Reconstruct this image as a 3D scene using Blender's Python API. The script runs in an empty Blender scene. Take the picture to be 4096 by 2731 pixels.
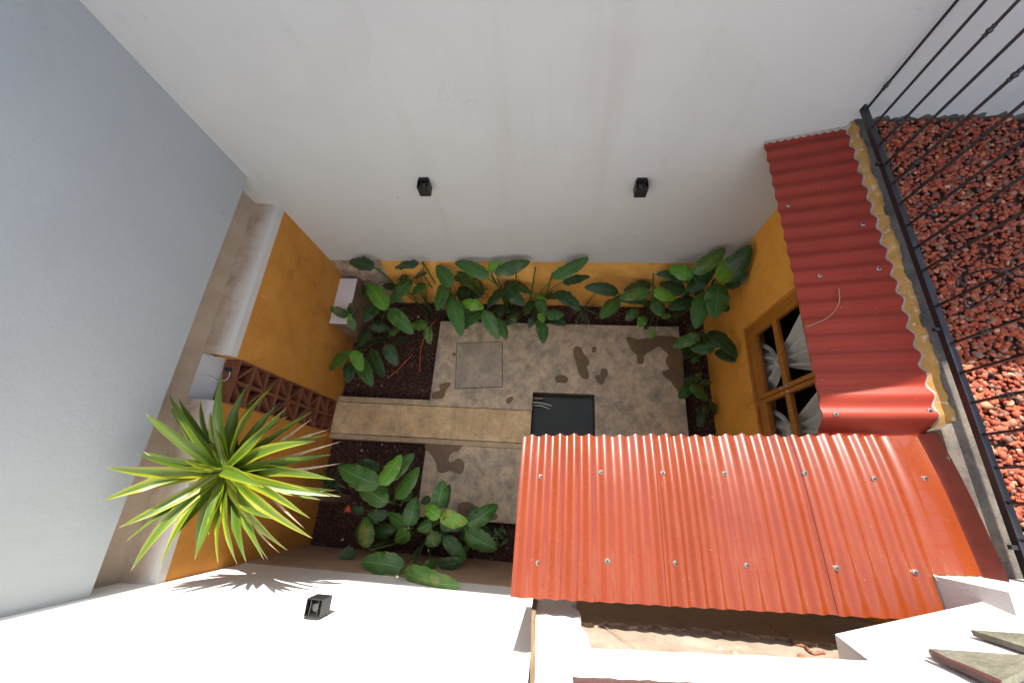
import bpy, math, random
import numpy as np
from mathutils import Vector, Matrix
random.seed(7); rng = np.random.default_rng(7)
SC = bpy.context.scene
COL = SC.collection

# ------------------------------------------------------------------ camera
H = 4.9
FPX = 1576.86            # focal length in pixels of the 4096 px wide photograph
ax, ay, az = 0.36429833, 0.0826795, 0.06211671
R = Matrix.Rotation(az, 3, 'Z') @ Matrix.Rotation(ay, 3, 'Y') @ Matrix.Rotation(ax, 3, 'X')
cam = bpy.data.objects.new('camera', bpy.data.cameras.new('camera')); COL.objects.link(cam)
cam.matrix_world = Matrix.Translation((0, 0, H)) @ R.to_4x4()
cam.data.sensor_width = 36.0; cam.data.sensor_fit = 'HORIZONTAL'
cam.data.lens = FPX / 4096 * 36
cam.data.clip_start = 0.05; cam.data.clip_end = 500
SC.camera = cam

# ------------------------------------------------------------------ sky, sun, exposure
TANEL = 0.93
SUND = Vector((0.02, -1.0, -TANEL)).normalized()
W = bpy.data.worlds.new('World'); SC.world = W; W.use_nodes = True
nt = W.node_tree; nt.nodes.clear()
sky = nt.nodes.new('ShaderNodeTexSky'); sky.sky_type = 'NISHITA'; sky.sun_disc = False
sky.sun_elevation = math.atan(TANEL); sky.sun_rotation = 0.0
sky.air_density = 0.7; sky.dust_density = 2.0; sky.ozone_density = 0.6; sky.altitude = 300
hs = nt.nodes.new('ShaderNodeHueSaturation'); hs.inputs['Saturation'].default_value = .80
bgn = nt.nodes.new('ShaderNodeBackground'); bgn.inputs['Strength'].default_value = 0.15
wo = nt.nodes.new('ShaderNodeOutputWorld')
nt.links.new(sky.outputs[0], hs.inputs['Color']); nt.links.new(hs.outputs[0], bgn.inputs['Color']); nt.links.new(bgn.outputs[0], wo.inputs['Surface'])
sl = bpy.data.lights.new('sun', 'SUN'); sl.energy = 5.0; sl.angle = math.radians(0.5); sl.color = (1.0, 0.955, 0.88)
sun = bpy.data.objects.new('sun', sl); COL.objects.link(sun)
sun.rotation_euler = SUND.to_track_quat('-Z', 'Y').to_euler(); sun.location = (0, 8, 9)
SC.view_settings.view_transform = 'Standard'; SC.view_settings.look = 'None'
SC.view_settings.exposure = 1.25; SC.view_settings.gamma = 1.0

# ------------------------------------------------------------------ measuring: a photo pixel (4096 wide) on a real plane
def ray(u, v):
    return R @ Vector(((u - 2048) / FPX, -(v - 1365.5) / FPX, -1.0))
C0 = Vector((0, 0, H))
def atz(u, v, z=0.0): d = ray(u, v); return C0 + d * ((z - H) / d.z)
def atx(u, v, x): d = ray(u, v); return C0 + d * (x / d.x)
def aty(u, v, y): d = ray(u, v); return C0 + d * (y / d.y)
def crop(ox, oy, s): return lambda x, y: (ox + x / s, oy + y / s)
C2 = crop(1150, 1650, 2.091); C3 = crop(1250, 950, 2.091); C4 = crop(2050, 950, 1.96)
CA = crop(350, 1350, 1.4255); C6 = crop(3100, 2200, 2.3614); C5 = crop(2000, 2380, 1.809)
def DS(x, y): return (x * 4096 / 2352, y * 4096 / 2352)

# ------------------------------------------------------------------ materials
MATS = {}
class NB:
    def __init__(s, name):
        s.m = bpy.data.materials.new(name); s.m.use_nodes = True; s.t = s.m.node_tree; s.t.nodes.clear()
        s.out = s.n('ShaderNodeOutputMaterial'); s.b = s.n('ShaderNodeBsdfPrincipled')
        s.l(s.b.outputs[0], s.out.inputs[0]); MATS[name] = s.m
        s.pos = s.n('ShaderNodeNewGeometry').outputs['Position']
    def n(s, t): return s.t.nodes.new(t)
    def l(s, a, b): s.t.links.new(a, b)
    def set(s, **k):
        for a, v in k.items(): s.b.inputs[a.replace('_', ' ')].default_value = v
    def noise(s, scale, detail=4, rough=.55, vec=None, dist=0.0):
        x = s.n('ShaderNodeTexNoise'); x.inputs['Scale'].default_value = scale; x.inputs['Detail'].default_value = detail
        x.inputs['Roughness'].default_value = rough; x.inputs['Distortion'].default_value = dist
        s.l(vec if vec is not None else s.pos, x.inputs['Vector']); return x.outputs['Fac']
    def scaled(s, sx, sy, sz):
        x = s.n('ShaderNodeVectorMath'); x.operation = 'MULTIPLY'; s.l(s.pos, x.inputs[0]); x.inputs[1].default_value = (sx, sy, sz); return x.outputs[0]
    def ramp(s, fac, stops):
        r = s.n('ShaderNodeValToRGB'); e = r.color_ramp.elements
        while len(e) < len(stops): e.new(0.5)
        for i, (p, c) in enumerate(stops):
            e[i].position = p; e[i].color = (*c, 1) if len(c) == 3 else c
        s.l(fac, r.inputs[0]); return r.outputs[0]
    def gray(s, fac, p0, p1, v0=0., v1=1.):
        x = s.n('ShaderNodeMapRange'); x.inputs[1].default_value = p0; x.inputs[2].default_value = p1
        x.inputs[3].default_value = v0; x.inputs[4].default_value = v1; x.clamp = True
        s.l(fac, x.inputs[0]); return x.outputs[0]
    def math(s, op, a, b=None):
        x = s.n('ShaderNodeMath'); x.operation = op
        for i, q in enumerate((a, b)):
            if q is None: continue
            if isinstance(q, (int, float)): x.inputs[i].default_value = q
            else: s.l(q, x.inputs[i])
        return x.outputs[0]
    def mix(s, fac, a, b, mode='MIX'):
        x = s.n('ShaderNodeMix'); x.data_type = 'RGBA'; x.blend_type = mode
        for k, q in ((0, fac), (6, a), (7, b)):
            if isinstance(q, (int, float)): x.inputs[k].default_value = q
            elif isinstance(q, tuple): x.inputs[k].default_value = (*q, 1)
            else: s.l(q, x.inputs[k])
        return x.outputs[2]
    def sep(s, v):
        x = s.n('ShaderNodeSeparateXYZ'); s.l(v, x.inputs[0]); return x.outputs
    def color(s, c): s.l(c, s.b.inputs['Base Color'])
    def rough(s, r): s.l(r, s.b.inputs['Roughness'])
    def bump(s, h, strength=.3, dist=.01):
        x = s.n('ShaderNodeBump'); x.inputs['Strength'].default_value = strength; x.inputs['Distance'].default_value = dist
        s.l(h, x.inputs['Height']); s.l(x.outputs[0], s.b.inputs['Normal'])

def stucco(name, base, dark, blotch=.5, stain=(.35, .27, .18), stain_amt=.25, smooth=True):
    b = NB(name)
    n1 = b.noise(1.1, 5, .6); n2 = b.noise(7, 6, .65); n3 = b.noise(60, 4)
    c = b.mix(b.gray(n1, .35, .7, 0, blotch), base, dark)
    c = b.mix(b.gray(n2, .62, .78, 0, stain_amt), c, stain)
    dots = b.noise(9, 1.0, .3); c = b.mix(b.gray(dots, .80, .83, 0, .35), c, (.3, .26, .22))
    sv = b.scaled(2.6, 2.6, .28); stv = b.noise(1.3, 4, .6, vec=sv); c = b.mix(b.gray(stv, .54, .72, 0, .22), c, stain)
    rp = b.noise(.9, 2, .4, dist=1.5); c = b.mix(b.gray(rp, .55, .57, 0, .30), c, tuple(min(1, q * 1.035) for q in base))
    # hairline cracks and trowel drags
    v = b.n('ShaderNodeTexVoronoi'); v.feature = 'DISTANCE_TO_EDGE'; v.inputs['Scale'].default_value = 1.6
    ad = b.n('ShaderNodeVectorMath'); ad.operation = 'ADD'; b.l(b.pos, ad.inputs[0])
    nz = b.n('ShaderNodeTexNoise'); nz.inputs['Scale'].default_value = 3; b.l(b.pos, nz.inputs['Vector']); b.l(nz.outputs['Color'], ad.inputs[1])
    b.l(ad.outputs[0], v.inputs['Vector'])
    cr = b.math('MULTIPLY', b.gray(v.outputs['Distance'], 0, .006, 1, 0), b.gray(b.noise(2.3, 2), .56, .62))
    c = b.mix(b.math('MULTIPLY', cr, .34), c, (.28, .25, .22))
    b.color(c); b.set(Roughness=.85)
    h = b.math('ADD', b.math('MULTIPLY', n2, .6), b.math('MULTIPLY', n3, .25)); h = b.math('ADD', h, b.math('MULTIPLY', b.noise(2.2, 3), 1.5))
    b.bump(h, .22, .02); return b
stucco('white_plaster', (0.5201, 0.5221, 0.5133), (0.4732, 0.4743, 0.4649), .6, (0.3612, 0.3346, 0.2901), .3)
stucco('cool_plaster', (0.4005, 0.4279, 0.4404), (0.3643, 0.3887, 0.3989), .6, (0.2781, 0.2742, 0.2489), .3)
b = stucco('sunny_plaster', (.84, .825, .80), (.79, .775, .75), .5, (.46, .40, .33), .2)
# dirty streak that crosses the far left end of this wall
xyz = b.sep(b.pos)
zz = b.math('ADD', xyz[2], b.math('MULTIPLY', b.noise(5, 4), .12)); zz = b.math('ADD', zz, b.math('MULTIPLY', xyz[0], -.04))
band = b.math('MULTIPLY', b.gray(b.math('ABSOLUTE', b.math('SUBTRACT', zz, 3.04)), .03, .09, 1, 0), b.gray(xyz[0], -2.35, -1.6, 1, 0))
band = b.math('MULTIPLY', band, b.gray(b.noise(14, 5, .7), .35, .65))
old = b.b.inputs['Base Color'].links[0].from_socket
b.color(b.mix(b.math('MULTIPLY', band, .75), old, (.40, .27, .17)))

def ochre(name, c1, c2, c3):
    b = NB(name)
    n1 = b.noise(1.7, 5, .6, dist=.6); n2 = b.noise(6, 6, .65); n3 = b.noise(70, 3)
    c = b.mix(b.gray(n1, .32, .68), c1, c2); c = b.mix(b.gray(n2, .45, .75, 0, .7), c, c3)
    sv = b.scaled(9, 9, 1.2); s = b.noise(3.2, 3, .5, vec=sv)
    c = b.mix(b.gray(s, .73, .78, 0, .55), c, (.72, .62, .5))
    c = b.mix(b.gray(b.noise(2.6, 6, .7, dist=.8), .56, .70, 0, .45), c, tuple(x * .55 for x in c3)); c = b.mix(b.gray(b.noise(1.3, 5, .65), .55, .72, 0, .35), c, tuple(min(1, x * 1.15 + .06) for x in c1))
    b.color(c); b.set(Roughness=.8); b.bump(b.math('ADD', n2, b.math('MULTIPLY', n3, .3)), .2, .012)
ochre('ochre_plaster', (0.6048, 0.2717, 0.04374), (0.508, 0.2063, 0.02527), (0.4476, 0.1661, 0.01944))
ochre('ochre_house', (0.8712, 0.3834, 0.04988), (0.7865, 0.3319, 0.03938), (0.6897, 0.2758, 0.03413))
ochre('lower_plinth', (0.3825, 0.2635, 0.17), (0.323, 0.2125, 0.1275), (0.2635, 0.1785, 0.119))
ochre('plinth_plaster', (0.8729, 0.4584, 0.09878), (0.6609, 0.3198, 0.06284), (0.5237, 0.2664, 0.06584))

b = NB('ledge_plaster')
n = b.noise(5, 6, .7); n2 = b.noise(22, 5, .7)
c = b.mix(b.gray(n, .38, .62), (.56, .465, .37), (.42, .295, .20)); c = b.mix(b.gray(n2, .60, .76, 0, .55), c, (.20, .12, .075))
xz = b.sep(b.pos); c = b.mix(b.gray(xz[0], -2.90, -2.80), c, (.58, .55, .51))
b.color(c); b.set(Roughness=.85); b.bump(n2, .3, .01)
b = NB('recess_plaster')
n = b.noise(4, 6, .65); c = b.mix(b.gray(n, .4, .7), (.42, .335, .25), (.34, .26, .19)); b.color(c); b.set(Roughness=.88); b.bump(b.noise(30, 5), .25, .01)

b = NB('brick_patch')
br = b.n('ShaderNodeTexBrick'); mp = b.n('ShaderNodeCombineXYZ'); xs = b.sep(b.pos); b.l(xs[0], mp.inputs[0]); b.l(xs[2], mp.inputs[1]); b.l(mp.outputs[0], br.inputs['Vector'])
br.inputs['Scale'].default_value = 1; br.inputs['Brick Width'].default_value = .24; br.inputs['Row Height'].default_value = .075; br.inputs['Mortar Size'].default_value = .012
br.inputs['Color1'].default_value = (.30, .12, .065, 1); br.inputs['Color2'].default_value = (.17, .075, .045, 1); br.inputs['Mortar'].default_value = (.22, .16, .12, 1)
n = b.noise(9, 6, .7); c = b.mix(b.gray(n, .38, .52), br.outputs['Color'], (.40, .34, .27)); c = b.mix(b.gray(b.noise(6, 5, .7), .5, .6, 0, .8), c, (.30, .21, .15)); c = b.mix(b.gray(b.noise(17, 6, .7), .52, .66), c, (.09, .06, .045))
b.color(c); b.set(Roughness=.95); b.bump(n, .8, .02)

def concrete(name, c1, c2, c3, warm, grain=1.0, rough=.8):
    b = NB(name)
    n1 = b.noise(2.2, 6, .65); n2 = b.noise(5.5, 10, .80, dist=.25); n3 = b.noise(60, 8, .8); n4 = b.noise(190, 2)
    c = b.mix(b.gray(n1, .36, .64), c1, c2); c = b.mix(b.gray(n2, .40, .62, 0, 1.0), c, c3)
    c = b.mix(b.gray(b.noise(3.3, 5, .6), .52, .7, 0, .7), c, warm)
    c = b.mix(b.gray(n3, .52, .75, 0, .55 * grain), c, tuple(x * .42 for x in c1)); c = b.mix(b.gray(n3, .48, .28, 0, .35 * grain), c, tuple(min(1, x * 1.5) for x in c1))
    sp = b.noise(120, 2, .5); c = b.mix(b.gray(sp, .70, .76, 0, .6), c, (.06, .05, .04))
    b.color(c); b.set(Roughness=rough); b.bump(b.math('ADD', n3, b.math('MULTIPLY', n4, .5)), .35, .006); return b
concrete('slab_concrete', (.66, .51, .335), (.55, .44, .31), (.26, .215, .175), (.74, .54, .32))
concrete('lid_concrete', (0.527, 0.42, 0.3), (0.4185, 0.343, 0.258), (0.2868, 0.238, 0.1896), (0.6355, 0.483, 0.306))
concrete('walk_concrete', (0.7755, 0.536, 0.2835), (0.66, 0.448, 0.2362), (0.4455, 0.304, 0.1755), (0.9075, 0.688, 0.405), 1.0)
concrete('kerb_concrete', (0.6, 0.4495, 0.27), (0.48, 0.3625, 0.222), (0.33, 0.2465, 0.156), (0.645, 0.435, 0.252))
concrete('cap_concrete', (0.1602, 0.1325, 0.1032), (0.08432, 0.06919, 0.05674), (0.03794, 0.03125, 0.02644), (0.1939, 0.1562, 0.1193), 1.4)
concrete('pool_concrete', (0.112, 0.105, 0.084), (0.084, 0.0805, 0.0665), (0.056, 0.056, 0.0476), (0.126, 0.105, 0.077))
concrete('bare_render', (0.3744, 0.3024, 0.2341), (0.312, 0.2435, 0.1839), (0.2418, 0.1806, 0.1296), (0.4524, 0.377, 0.301), .8)
concrete('mossy_shade_concrete', (0.216, 0.204, 0.16), (0.16, 0.156, 0.116), (0.088, 0.092, 0.06), (0.256, 0.24, 0.192), 1.6)  # mossy concrete, darkened so its colour stands in for shade
concrete('dirt', (0.051, 0.027, 0.0198), (0.039, 0.0204, 0.0156), (0.024, 0.0132, 0.0108), (0.06, 0.03, 0.0216), 1.3, .95)
concrete('damp_concrete', (0.2108, 0.1253, 0.05808), (0.1768, 0.109, 0.0528), (0.136, 0.08816, 0.04752), (0.238, 0.1392, 0.05984), .7, .5)

def flat(name, col, rough=.5, metal=0.0, coat=0.0, var=.25, scale=20, bumps=.1):
    b = NB(name); n = b.noise(scale, 5, .6)
    c = b.mix(b.gray(n, .35, .7), col, tuple(x * (1 - var) for x in col)); b.color(c)
    b.set(Roughness=rough, Metallic=metal); b.b.inputs['Coat Weight'].default_value = coat
    b.bump(n, bumps, .004); return b
flat('black_metal', (.012, .012, .014), .42, 0, .25, .4, 40)
flat('lamp_metal', (.020, .019, .020), .5, 0, 0, .3, 60)
flat('lamp_inside', (.10, .095, .09), .35, .6, 0, .3, 30)
flat('screw_metal', (.55, .55, .55), .35, .9, 0, .4, 90)
flat('screw_hole', (.03, .028, .026), .6)
flat('white_box', (.74, .70, .70), .55, 0, 0, .08, 9)
flat('box_side', (0.272, 0.168, 0.116), .85, 0, 0, .45, 7, .3)
flat('white_cable', (.50, .48, .42), .5)
flat('black_plastic', (.02, .02, .02), .5)
flat('copper_pipe', (.45, .16, .10), .5)
flat('curtain_cloth', (0.68, 0.663, 0.595), .9, 0, 0, .12, 30)
flat('curtain_net', (.45, .45, .47), .9)
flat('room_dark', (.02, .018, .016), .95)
flat('twig_bark', (.42, .28, .15), .8)
flat('orange_stem', (.85, .17, .03), .6)
flat('petal_red', (.75, .07, .03), .5)
flat('green_stem', (0.08, 0.136, 0.028), .5, 0, 0, .4, 25)
flat('cut_end', (.62, .55, .40), .8)
flat('trunk_bark', (.20, .13, .085), .9, 0, 0, .5, 30, .6)
flat('underside', (.28, .26, .24), .8)
flat('mortar_grey', (.36, .33, .29), .95, 0, 0, .4, 30, .4)
b = flat('mortar_ochre', (.50, .275, .075), .9, 0, 0, .35, 14, .5)
n = b.noise(26, 5, .7); old = b.b.inputs['Base Color'].links[0].from_socket
b.color(b.mix(b.gray(n, .58, .68, 0, .8), old, (.62, .52, .40)))
flat('shaded_flashing_paint', (.13, .024, .015), .55, 0, 0, .35, 12)  # roof red darkened: the flashing's shade is put into its colour
flat('clay_bit', (0.252, 0.098, 0.049), .9)
flat('fern_green', (.10, .17, .06), .6)
flat('pale_chip', (.62, .58, .52), .8)

b = NB('sheet_paint')
n1 = b.noise(2.5, 5, .6); sv = b.scaled(14, 1.4, 4); n2 = b.noise(2, 4, .6, vec=sv)
c = b.mix(b.gray(n1, .35, .65), (.195, .033, .0055), (.17, .027, .005)); c = b.mix(b.gray(n2, .55, .75, 0, .35), c, (.24, .055, .02))
scf = b.noise(3.1, 6, .7, dist=1.2); c = b.mix(b.gray(scf, .62, .72, 0, .45), c, (.26, .08, .035)); scv = b.scaled(2, 30, 4); c = b.mix(b.gray(b.noise(1.4, 4, .6, vec=scv), .70, .74, 0, .3), c, (.30, .12, .06))
spk = b.noise(85, 2, .5); c = b.mix(b.gray(spk, .74, .78, 0, .6), c, (.5, .3, .2))
b.color(c); b.rough(b.gray(b.noise(6, 5, .65), .3, .7, .24, .32)); b.b.inputs['Specular IOR Level'].default_value = .6; b.b.inputs['Coat Weight'].default_value = .55; b.b.inputs['Coat Roughness'].default_value = .10; b.b.inputs['Coat IOR'].default_value = 1.62
b = NB('shaded_sheet_paint')   # same paint as the large roof, with the narrow roof's shade in its colour
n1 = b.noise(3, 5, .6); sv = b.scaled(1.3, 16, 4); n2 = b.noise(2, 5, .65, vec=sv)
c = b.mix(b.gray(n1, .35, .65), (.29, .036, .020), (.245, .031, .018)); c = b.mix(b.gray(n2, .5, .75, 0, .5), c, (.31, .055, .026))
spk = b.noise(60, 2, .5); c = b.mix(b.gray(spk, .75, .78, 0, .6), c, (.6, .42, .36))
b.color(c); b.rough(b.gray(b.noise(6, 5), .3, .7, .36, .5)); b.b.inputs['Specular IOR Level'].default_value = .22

b = NB('terracotta')
n = b.noise(6, 6, .65); n2 = b.noise(35, 5, .7)
oi = b.n('ShaderNodeObjectInfo'); c = b.mix(b.gray(n, .35, .65), (.26, .09, .034), (.18, .06, .025)); c = b.mix(b.gray(n2, .6, .75, 0, .6), c, (.28, .13, .07))
c = b.mix(b.math('MULTIPLY', oi.outputs['Random'], .35), c, (.22, .07, .045)); b.color(c); b.set(Roughness=.85); b.bump(n2, .35, .008)

b = NB('varnished_wood')
sv = b.scaled(60, 5, 60); n = b.noise(1, 6, .65, vec=sv); sv2 = b.scaled(60, 60, 5); n2 = b.noise(1, 6, .65, vec=sv2)
nn = b.math('MULTIPLY', b.math('ADD', n, n2), .5)
c = b.ramp(nn, [(.3, (.20, .062, .008)), (.5, (.44, .155, .018)), (.72, (.60, .24, .034))]); b.color(c); b.set(Roughness=.38); b.b.inputs['Coat Weight'].default_value = .3; b.bump(nn, .15, .004)
b = NB('raw_board')
sv = b.scaled(90, 90, 4); n = b.noise(1, 6, .65, vec=sv); c = b.ramp(n, [(.3, (.15, .10, .055)), (.55, (.24, .165, .09)), (.75, (.31, .22, .125))]); b.color(c); b.set(Roughness=.8); b.bump(n, .3, .004)
b = NB('red_paint_wood')
n = b.noise(40, 6, .7); c = b.mix(b.gray(n, .4, .7), (.075, .022, .018), (.04, .015, .015)); b.color(c); b.set(Roughness=.55); b.bump(n, .5, .008)

b = NB('pane_glass'); b.set(Base_Color=(.004, .004, .005, 1), Roughness=.03); b.b.inputs['Transmission Weight'].default_value = 0.0
b.b.inputs['Alpha'].default_value = .12; b.b.inputs['Specular IOR Level'].default_value = .35
b = NB('dark_glass'); n = b.noise(4, 3); b.color(b.mix(b.gray(n, .3, .7), (.012, .014, .018), (.02, .022, .028))); b.set(Roughness=.05)
b = NB('pool_water'); n = b.noise(3, 4); b.color(b.mix(b.gray(n, .35, .65), (.036, .036, .022), (.042, .041, .026))); b.set(Roughness=.12); b.b.inputs['Specular IOR Level'].default_value = .28; b.bump(b.noise(5, 2), .012, .01)

def stones(name, stops):
    b = NB(name); g = b.n('ShaderNodeNewGeometry'); n = b.noise(60, 5, .7)
    c = b.ramp(g.outputs['Random Per Island'], stops); c = b.mix(b.gray(n, .45, .7, 0, .5), c, (.05, .025, .02)); b.color(c); b.set(Roughness=.92); b.bump(b.noise(220, 4, .7), .5, .004)
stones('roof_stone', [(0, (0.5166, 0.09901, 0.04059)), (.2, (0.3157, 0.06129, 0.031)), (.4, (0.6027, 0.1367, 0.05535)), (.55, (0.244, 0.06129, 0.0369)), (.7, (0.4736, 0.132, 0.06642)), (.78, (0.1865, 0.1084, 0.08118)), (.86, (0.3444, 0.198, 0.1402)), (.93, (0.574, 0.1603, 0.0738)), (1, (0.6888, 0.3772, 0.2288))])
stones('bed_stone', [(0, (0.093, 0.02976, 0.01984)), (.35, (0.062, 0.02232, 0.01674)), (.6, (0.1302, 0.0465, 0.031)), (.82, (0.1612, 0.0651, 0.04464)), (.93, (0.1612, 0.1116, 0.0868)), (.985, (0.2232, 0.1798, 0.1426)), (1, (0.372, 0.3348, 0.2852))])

def leafmat(name, c_dark, c_light, rib, spec=.5, rough=.31, edge=None):
    b = NB(name); uv = b.n('ShaderNodeUVMap').outputs[0]; s = b.sep(uv)
    a = b.math('ABSOLUTE', b.math('SUBTRACT', s[0], .5))                       # 0 at midrib, .5 at edge
    vein = b.n('ShaderNodeMath'); vein.operation = 'SINE'
    ph = b.math('MULTIPLY', b.math('SUBTRACT', s[1], b.math('MULTIPLY', a, .55)), 120.0); b.l(ph, vein.inputs[0])
    n = b.noise(16, 4, .6); oi = b.n('ShaderNodeObjectInfo').outputs['Random']
    f = b.math('ADD', b.math('MULTIPLY', n, .6), b.math('MULTIPLY', oi, .5))
    c = b.mix(b.gray(f, .25, .85), c_dark, c_light)
    c = b.mix(b.gray(vein.outputs[0], .2, 1, 0, .16), c, c_light)
    c = b.mix(b.gray(a, .0, .028, .85, 0), c, rib)
    c = b.mix(b.gray(a, .465, .495, 0, .5), c, edge or rib)
    c = b.mix(b.math('MULTIPLY', b.gray(b.noise(11, 4, .65), .50, .66), b.gray(oi, .80, .92, 0, .75)), c, (.26, .22, .03))
    c = b.mix(b.math('MULTIPLY', b.gray(a, .40, .49), b.gray(b.noise(24, 4, .65), .54, .64, 0, .8)), c, (.13, .085, .035))
    c = b.mix(b.gray(b.noise(48, 3, .6), .66, .73, 0, .75), c, (.30, .26, .10))
    b.color(c); b.rough(b.gray(n, .3, .7, rough - .06, rough + .12)); b.b.inputs['Specular IOR Level'].default_value = spec
    b.b.inputs['Subsurface Weight'].default_value = 0.0
    b.bump(b.math('ADD', vein.outputs[0], b.math('MULTIPLY', b.gray(a, 0, .04), 3)), .3, .003)
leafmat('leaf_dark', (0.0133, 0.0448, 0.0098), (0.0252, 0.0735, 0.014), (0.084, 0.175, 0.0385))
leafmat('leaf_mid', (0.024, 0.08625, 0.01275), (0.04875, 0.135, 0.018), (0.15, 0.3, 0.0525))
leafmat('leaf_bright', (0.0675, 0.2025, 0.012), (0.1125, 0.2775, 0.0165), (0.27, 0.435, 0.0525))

b = NB('yucca_leaf'); uv = b.n('ShaderNodeUVMap').outputs[0]; s = b.sep(uv)
a = b.math('ABSOLUTE', b.math('SUBTRACT', s[0], .5)); oi = b.n('ShaderNodeObjectInfo').outputs['Random']
cv = b.n('ShaderNodeCombineXYZ'); b.l(b.math('MULTIPLY', s[0], 22), cv.inputs[0]); b.l(b.math('MULTIPLY', s[1], 1.2), cv.inputs[1]); b.l(b.math('MULTIPLY', oi, 50), cv.inputs[2])
st = b.noise(1.0, 3, .5, vec=cv.outputs[0])
c = b.mix(b.gray(st, .38, .62), (.026, .075, .008), (.115, .165, .008))
c = b.mix(b.gray(b.math('ADD', a, b.math('MULTIPLY', b.math('SUBTRACT', oi, .5), .36)), .30, .50, 0, .75), c, (.27, .265, .010))
c = b.mix(b.gray(s[1], .93, 1.0, 0, .8), c, (.38, .26, .12))
b.color(c); b.rough(b.gray(st, .3, .7, .30, .44)); b.b.inputs['Specular IOR Level'].default_value = .5; b.bump(st, .25, .003)
b = NB('yucca_dry'); n = b.noise(30, 5, .7); b.color(b.mix(b.gray(n, .35, .7), (.46, .36, .24), (.25, .19, .12))); b.set(Roughness=.8)

def M(n): return MATS[n]

# ------------------------------------------------------------------ building helpers
def tag(o, label=None, cat=None, group=None, kind=None):
    if label: o['label'] = label
    if cat: o['category'] = cat
    if group: o['group'] = group
    if kind: o['kind'] = kind
    return o
def empty(name, loc, label, cat, group=None):
    o = bpy.data.objects.new(name, None); COL.objects.link(o); o.location = loc; o.empty_display_size = .05
    o['wl'] = list(loc); return tag(o, label, cat, group)
WL = {}
def origin(o):
    p = Vector((0, 0, 0))
    while o is not None: p += o.location; o = o.parent
    return p
class MB:
    """collects geometry in world coordinates, then links it as ONE mesh object"""
    def __init__(s): s.v = []; s.f = []; s.mi = []; s.uv = {}; s.sm = []
    def add(s, verts, faces, mi=0, smooth=False, uv=None):
        o = len(s.v); s.v += [tuple(x) for x in verts]
        for k, f in enumerate(faces):
            if uv is not None: s.uv[len(s.f)] = [uv[i] for i in f]
            s.f.append(tuple(i + o for i in f)); s.mi.append(mi); s.sm.append(smooth)
        return s
    def box(s, x0, x1, y0, y1, z0, z1, mi=0):
        v = [(x0, y0, z0), (x1, y0, z0), (x1, y1, z0), (x0, y1, z0), (x0, y0, z1), (x1, y0, z1), (x1, y1, z1), (x0, y1, z1)]
        return s.add(v, [(0, 3, 2, 1), (4, 5, 6, 7), (0, 1, 5, 4), (1, 2, 6, 5), (2, 3, 7, 6), (3, 0, 4, 7)], mi)
    def prism(s, poly, n, mi=0, mis=None):
        """poly: list of points (CCW seen from +n side); extruded by -n (vector with length)"""
        n = Vector(n); k = len(poly); a = [Vector(p) for p in poly]; bb = [p - n for p in a]
        s.add(a + bb, [tuple(range(k)), tuple(range(2 * k - 1, k - 1, -1))], mi)
        s.add(a + bb, [(i, i + k, (i + 1) % k + k, (i + 1) % k) for i in range(k)], mi if mis is None else mis); return s
    def tube(s, pts, r, seg=7, mi=0, caps=True, smooth=True):
        pts = [Vector(p) for p in pts]; n = len(pts); rr = r if isinstance(r, (list, tuple)) else [r] * n
        vs = []; t0 = (pts[1] - pts[0]).normalized(); u = t0.orthogonal().normalized()
        for i in range(n):
            t = (pts[min(i + 1, n - 1)] - pts[max(i - 1, 0)]).normalized()
            u = (u - t * u.dot(t)); u = u.normalized() if u.length > 1e-6 else t.orthogonal().normalized(); w = t.cross(u)
            for k in range(seg):
                a = 2 * math.pi * k / seg; vs.append(pts[i] + (u * math.cos(a) + w * math.sin(a)) * rr[i])
        fs = [(i * seg + k, i * seg + (k + 1) % seg, (i + 1) * seg + (k + 1) % seg, (i + 1) * seg + k) for i in range(n - 1) for k in range(seg)]
        s.add(vs, fs, mi, smooth)
        if caps: s.add(vs[:seg], [tuple(range(seg - 1, -1, -1))], mi); s.add(vs[-seg:], [tuple(range(seg))], mi)
        return s
    def lathe(s, base, axis, prof, seg=12, mi=0, smooth=True):
        a = Vector(axis).normalized(); u = a.orthogonal().normalized(); w = a.cross(u); base = Vector(base); vs = []
        for (h, r) in prof:
            for k in range(seg):
                t = 2 * math.pi * k / seg; vs.append(base + a * h + (u * math.cos(t) + w * math.sin(t)) * r)
        n = len(prof)
        fs = [(i * seg + k, i * seg + (k + 1) % seg, (i + 1) * seg + (k + 1) % seg, (i + 1) * seg + k) for i in range(n - 1) for k in range(seg)]
        s.add(vs, fs, mi, smooth); s.add(vs[-seg:], [tuple(range(seg))], mi); s.add(vs[:seg], [tuple(range(seg - 1, -1, -1))], mi); return s
    def build(s, name, mats, parent=None, bevel=0.0, loc=None):
        off = origin(parent) if parent is not None else Vector((0, 0, 0))
        me = bpy.data.meshes.new(name)
        l = Vector(loc) if loc is not None else Vector((0, 0, 0))
        tot = off + l
        me.from_pydata([(v[0] - tot.x, v[1] - tot.y, v[2] - tot.z) for v in s.v], [], s.f)
        if s.uv:
            ul = me.uv_layers.new(name='UVMap')
            for pi, p in enumerate(me.polygons):
                if pi in s.uv:
                    for li, q in zip(p.loop_indices, s.uv[pi]): ul.data[li].uv = q
        for mname in (mats if isinstance(mats, (list, tuple)) else [mats]): me.materials.append(M(mname))
        me.polygons.foreach_set('material_index', s.mi); me.polygons.foreach_set('use_smooth', s.sm); me.update()
        o = bpy.data.objects.new(name, me); COL.objects.link(o); o.location = l
        if parent is not None: o.parent = parent
        if bevel:
            md = o.modifiers.new('bevel', 'BEVEL'); md.width = bevel; md.segments = 2; md.limit_method = 'ANGLE'
        return o
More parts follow.
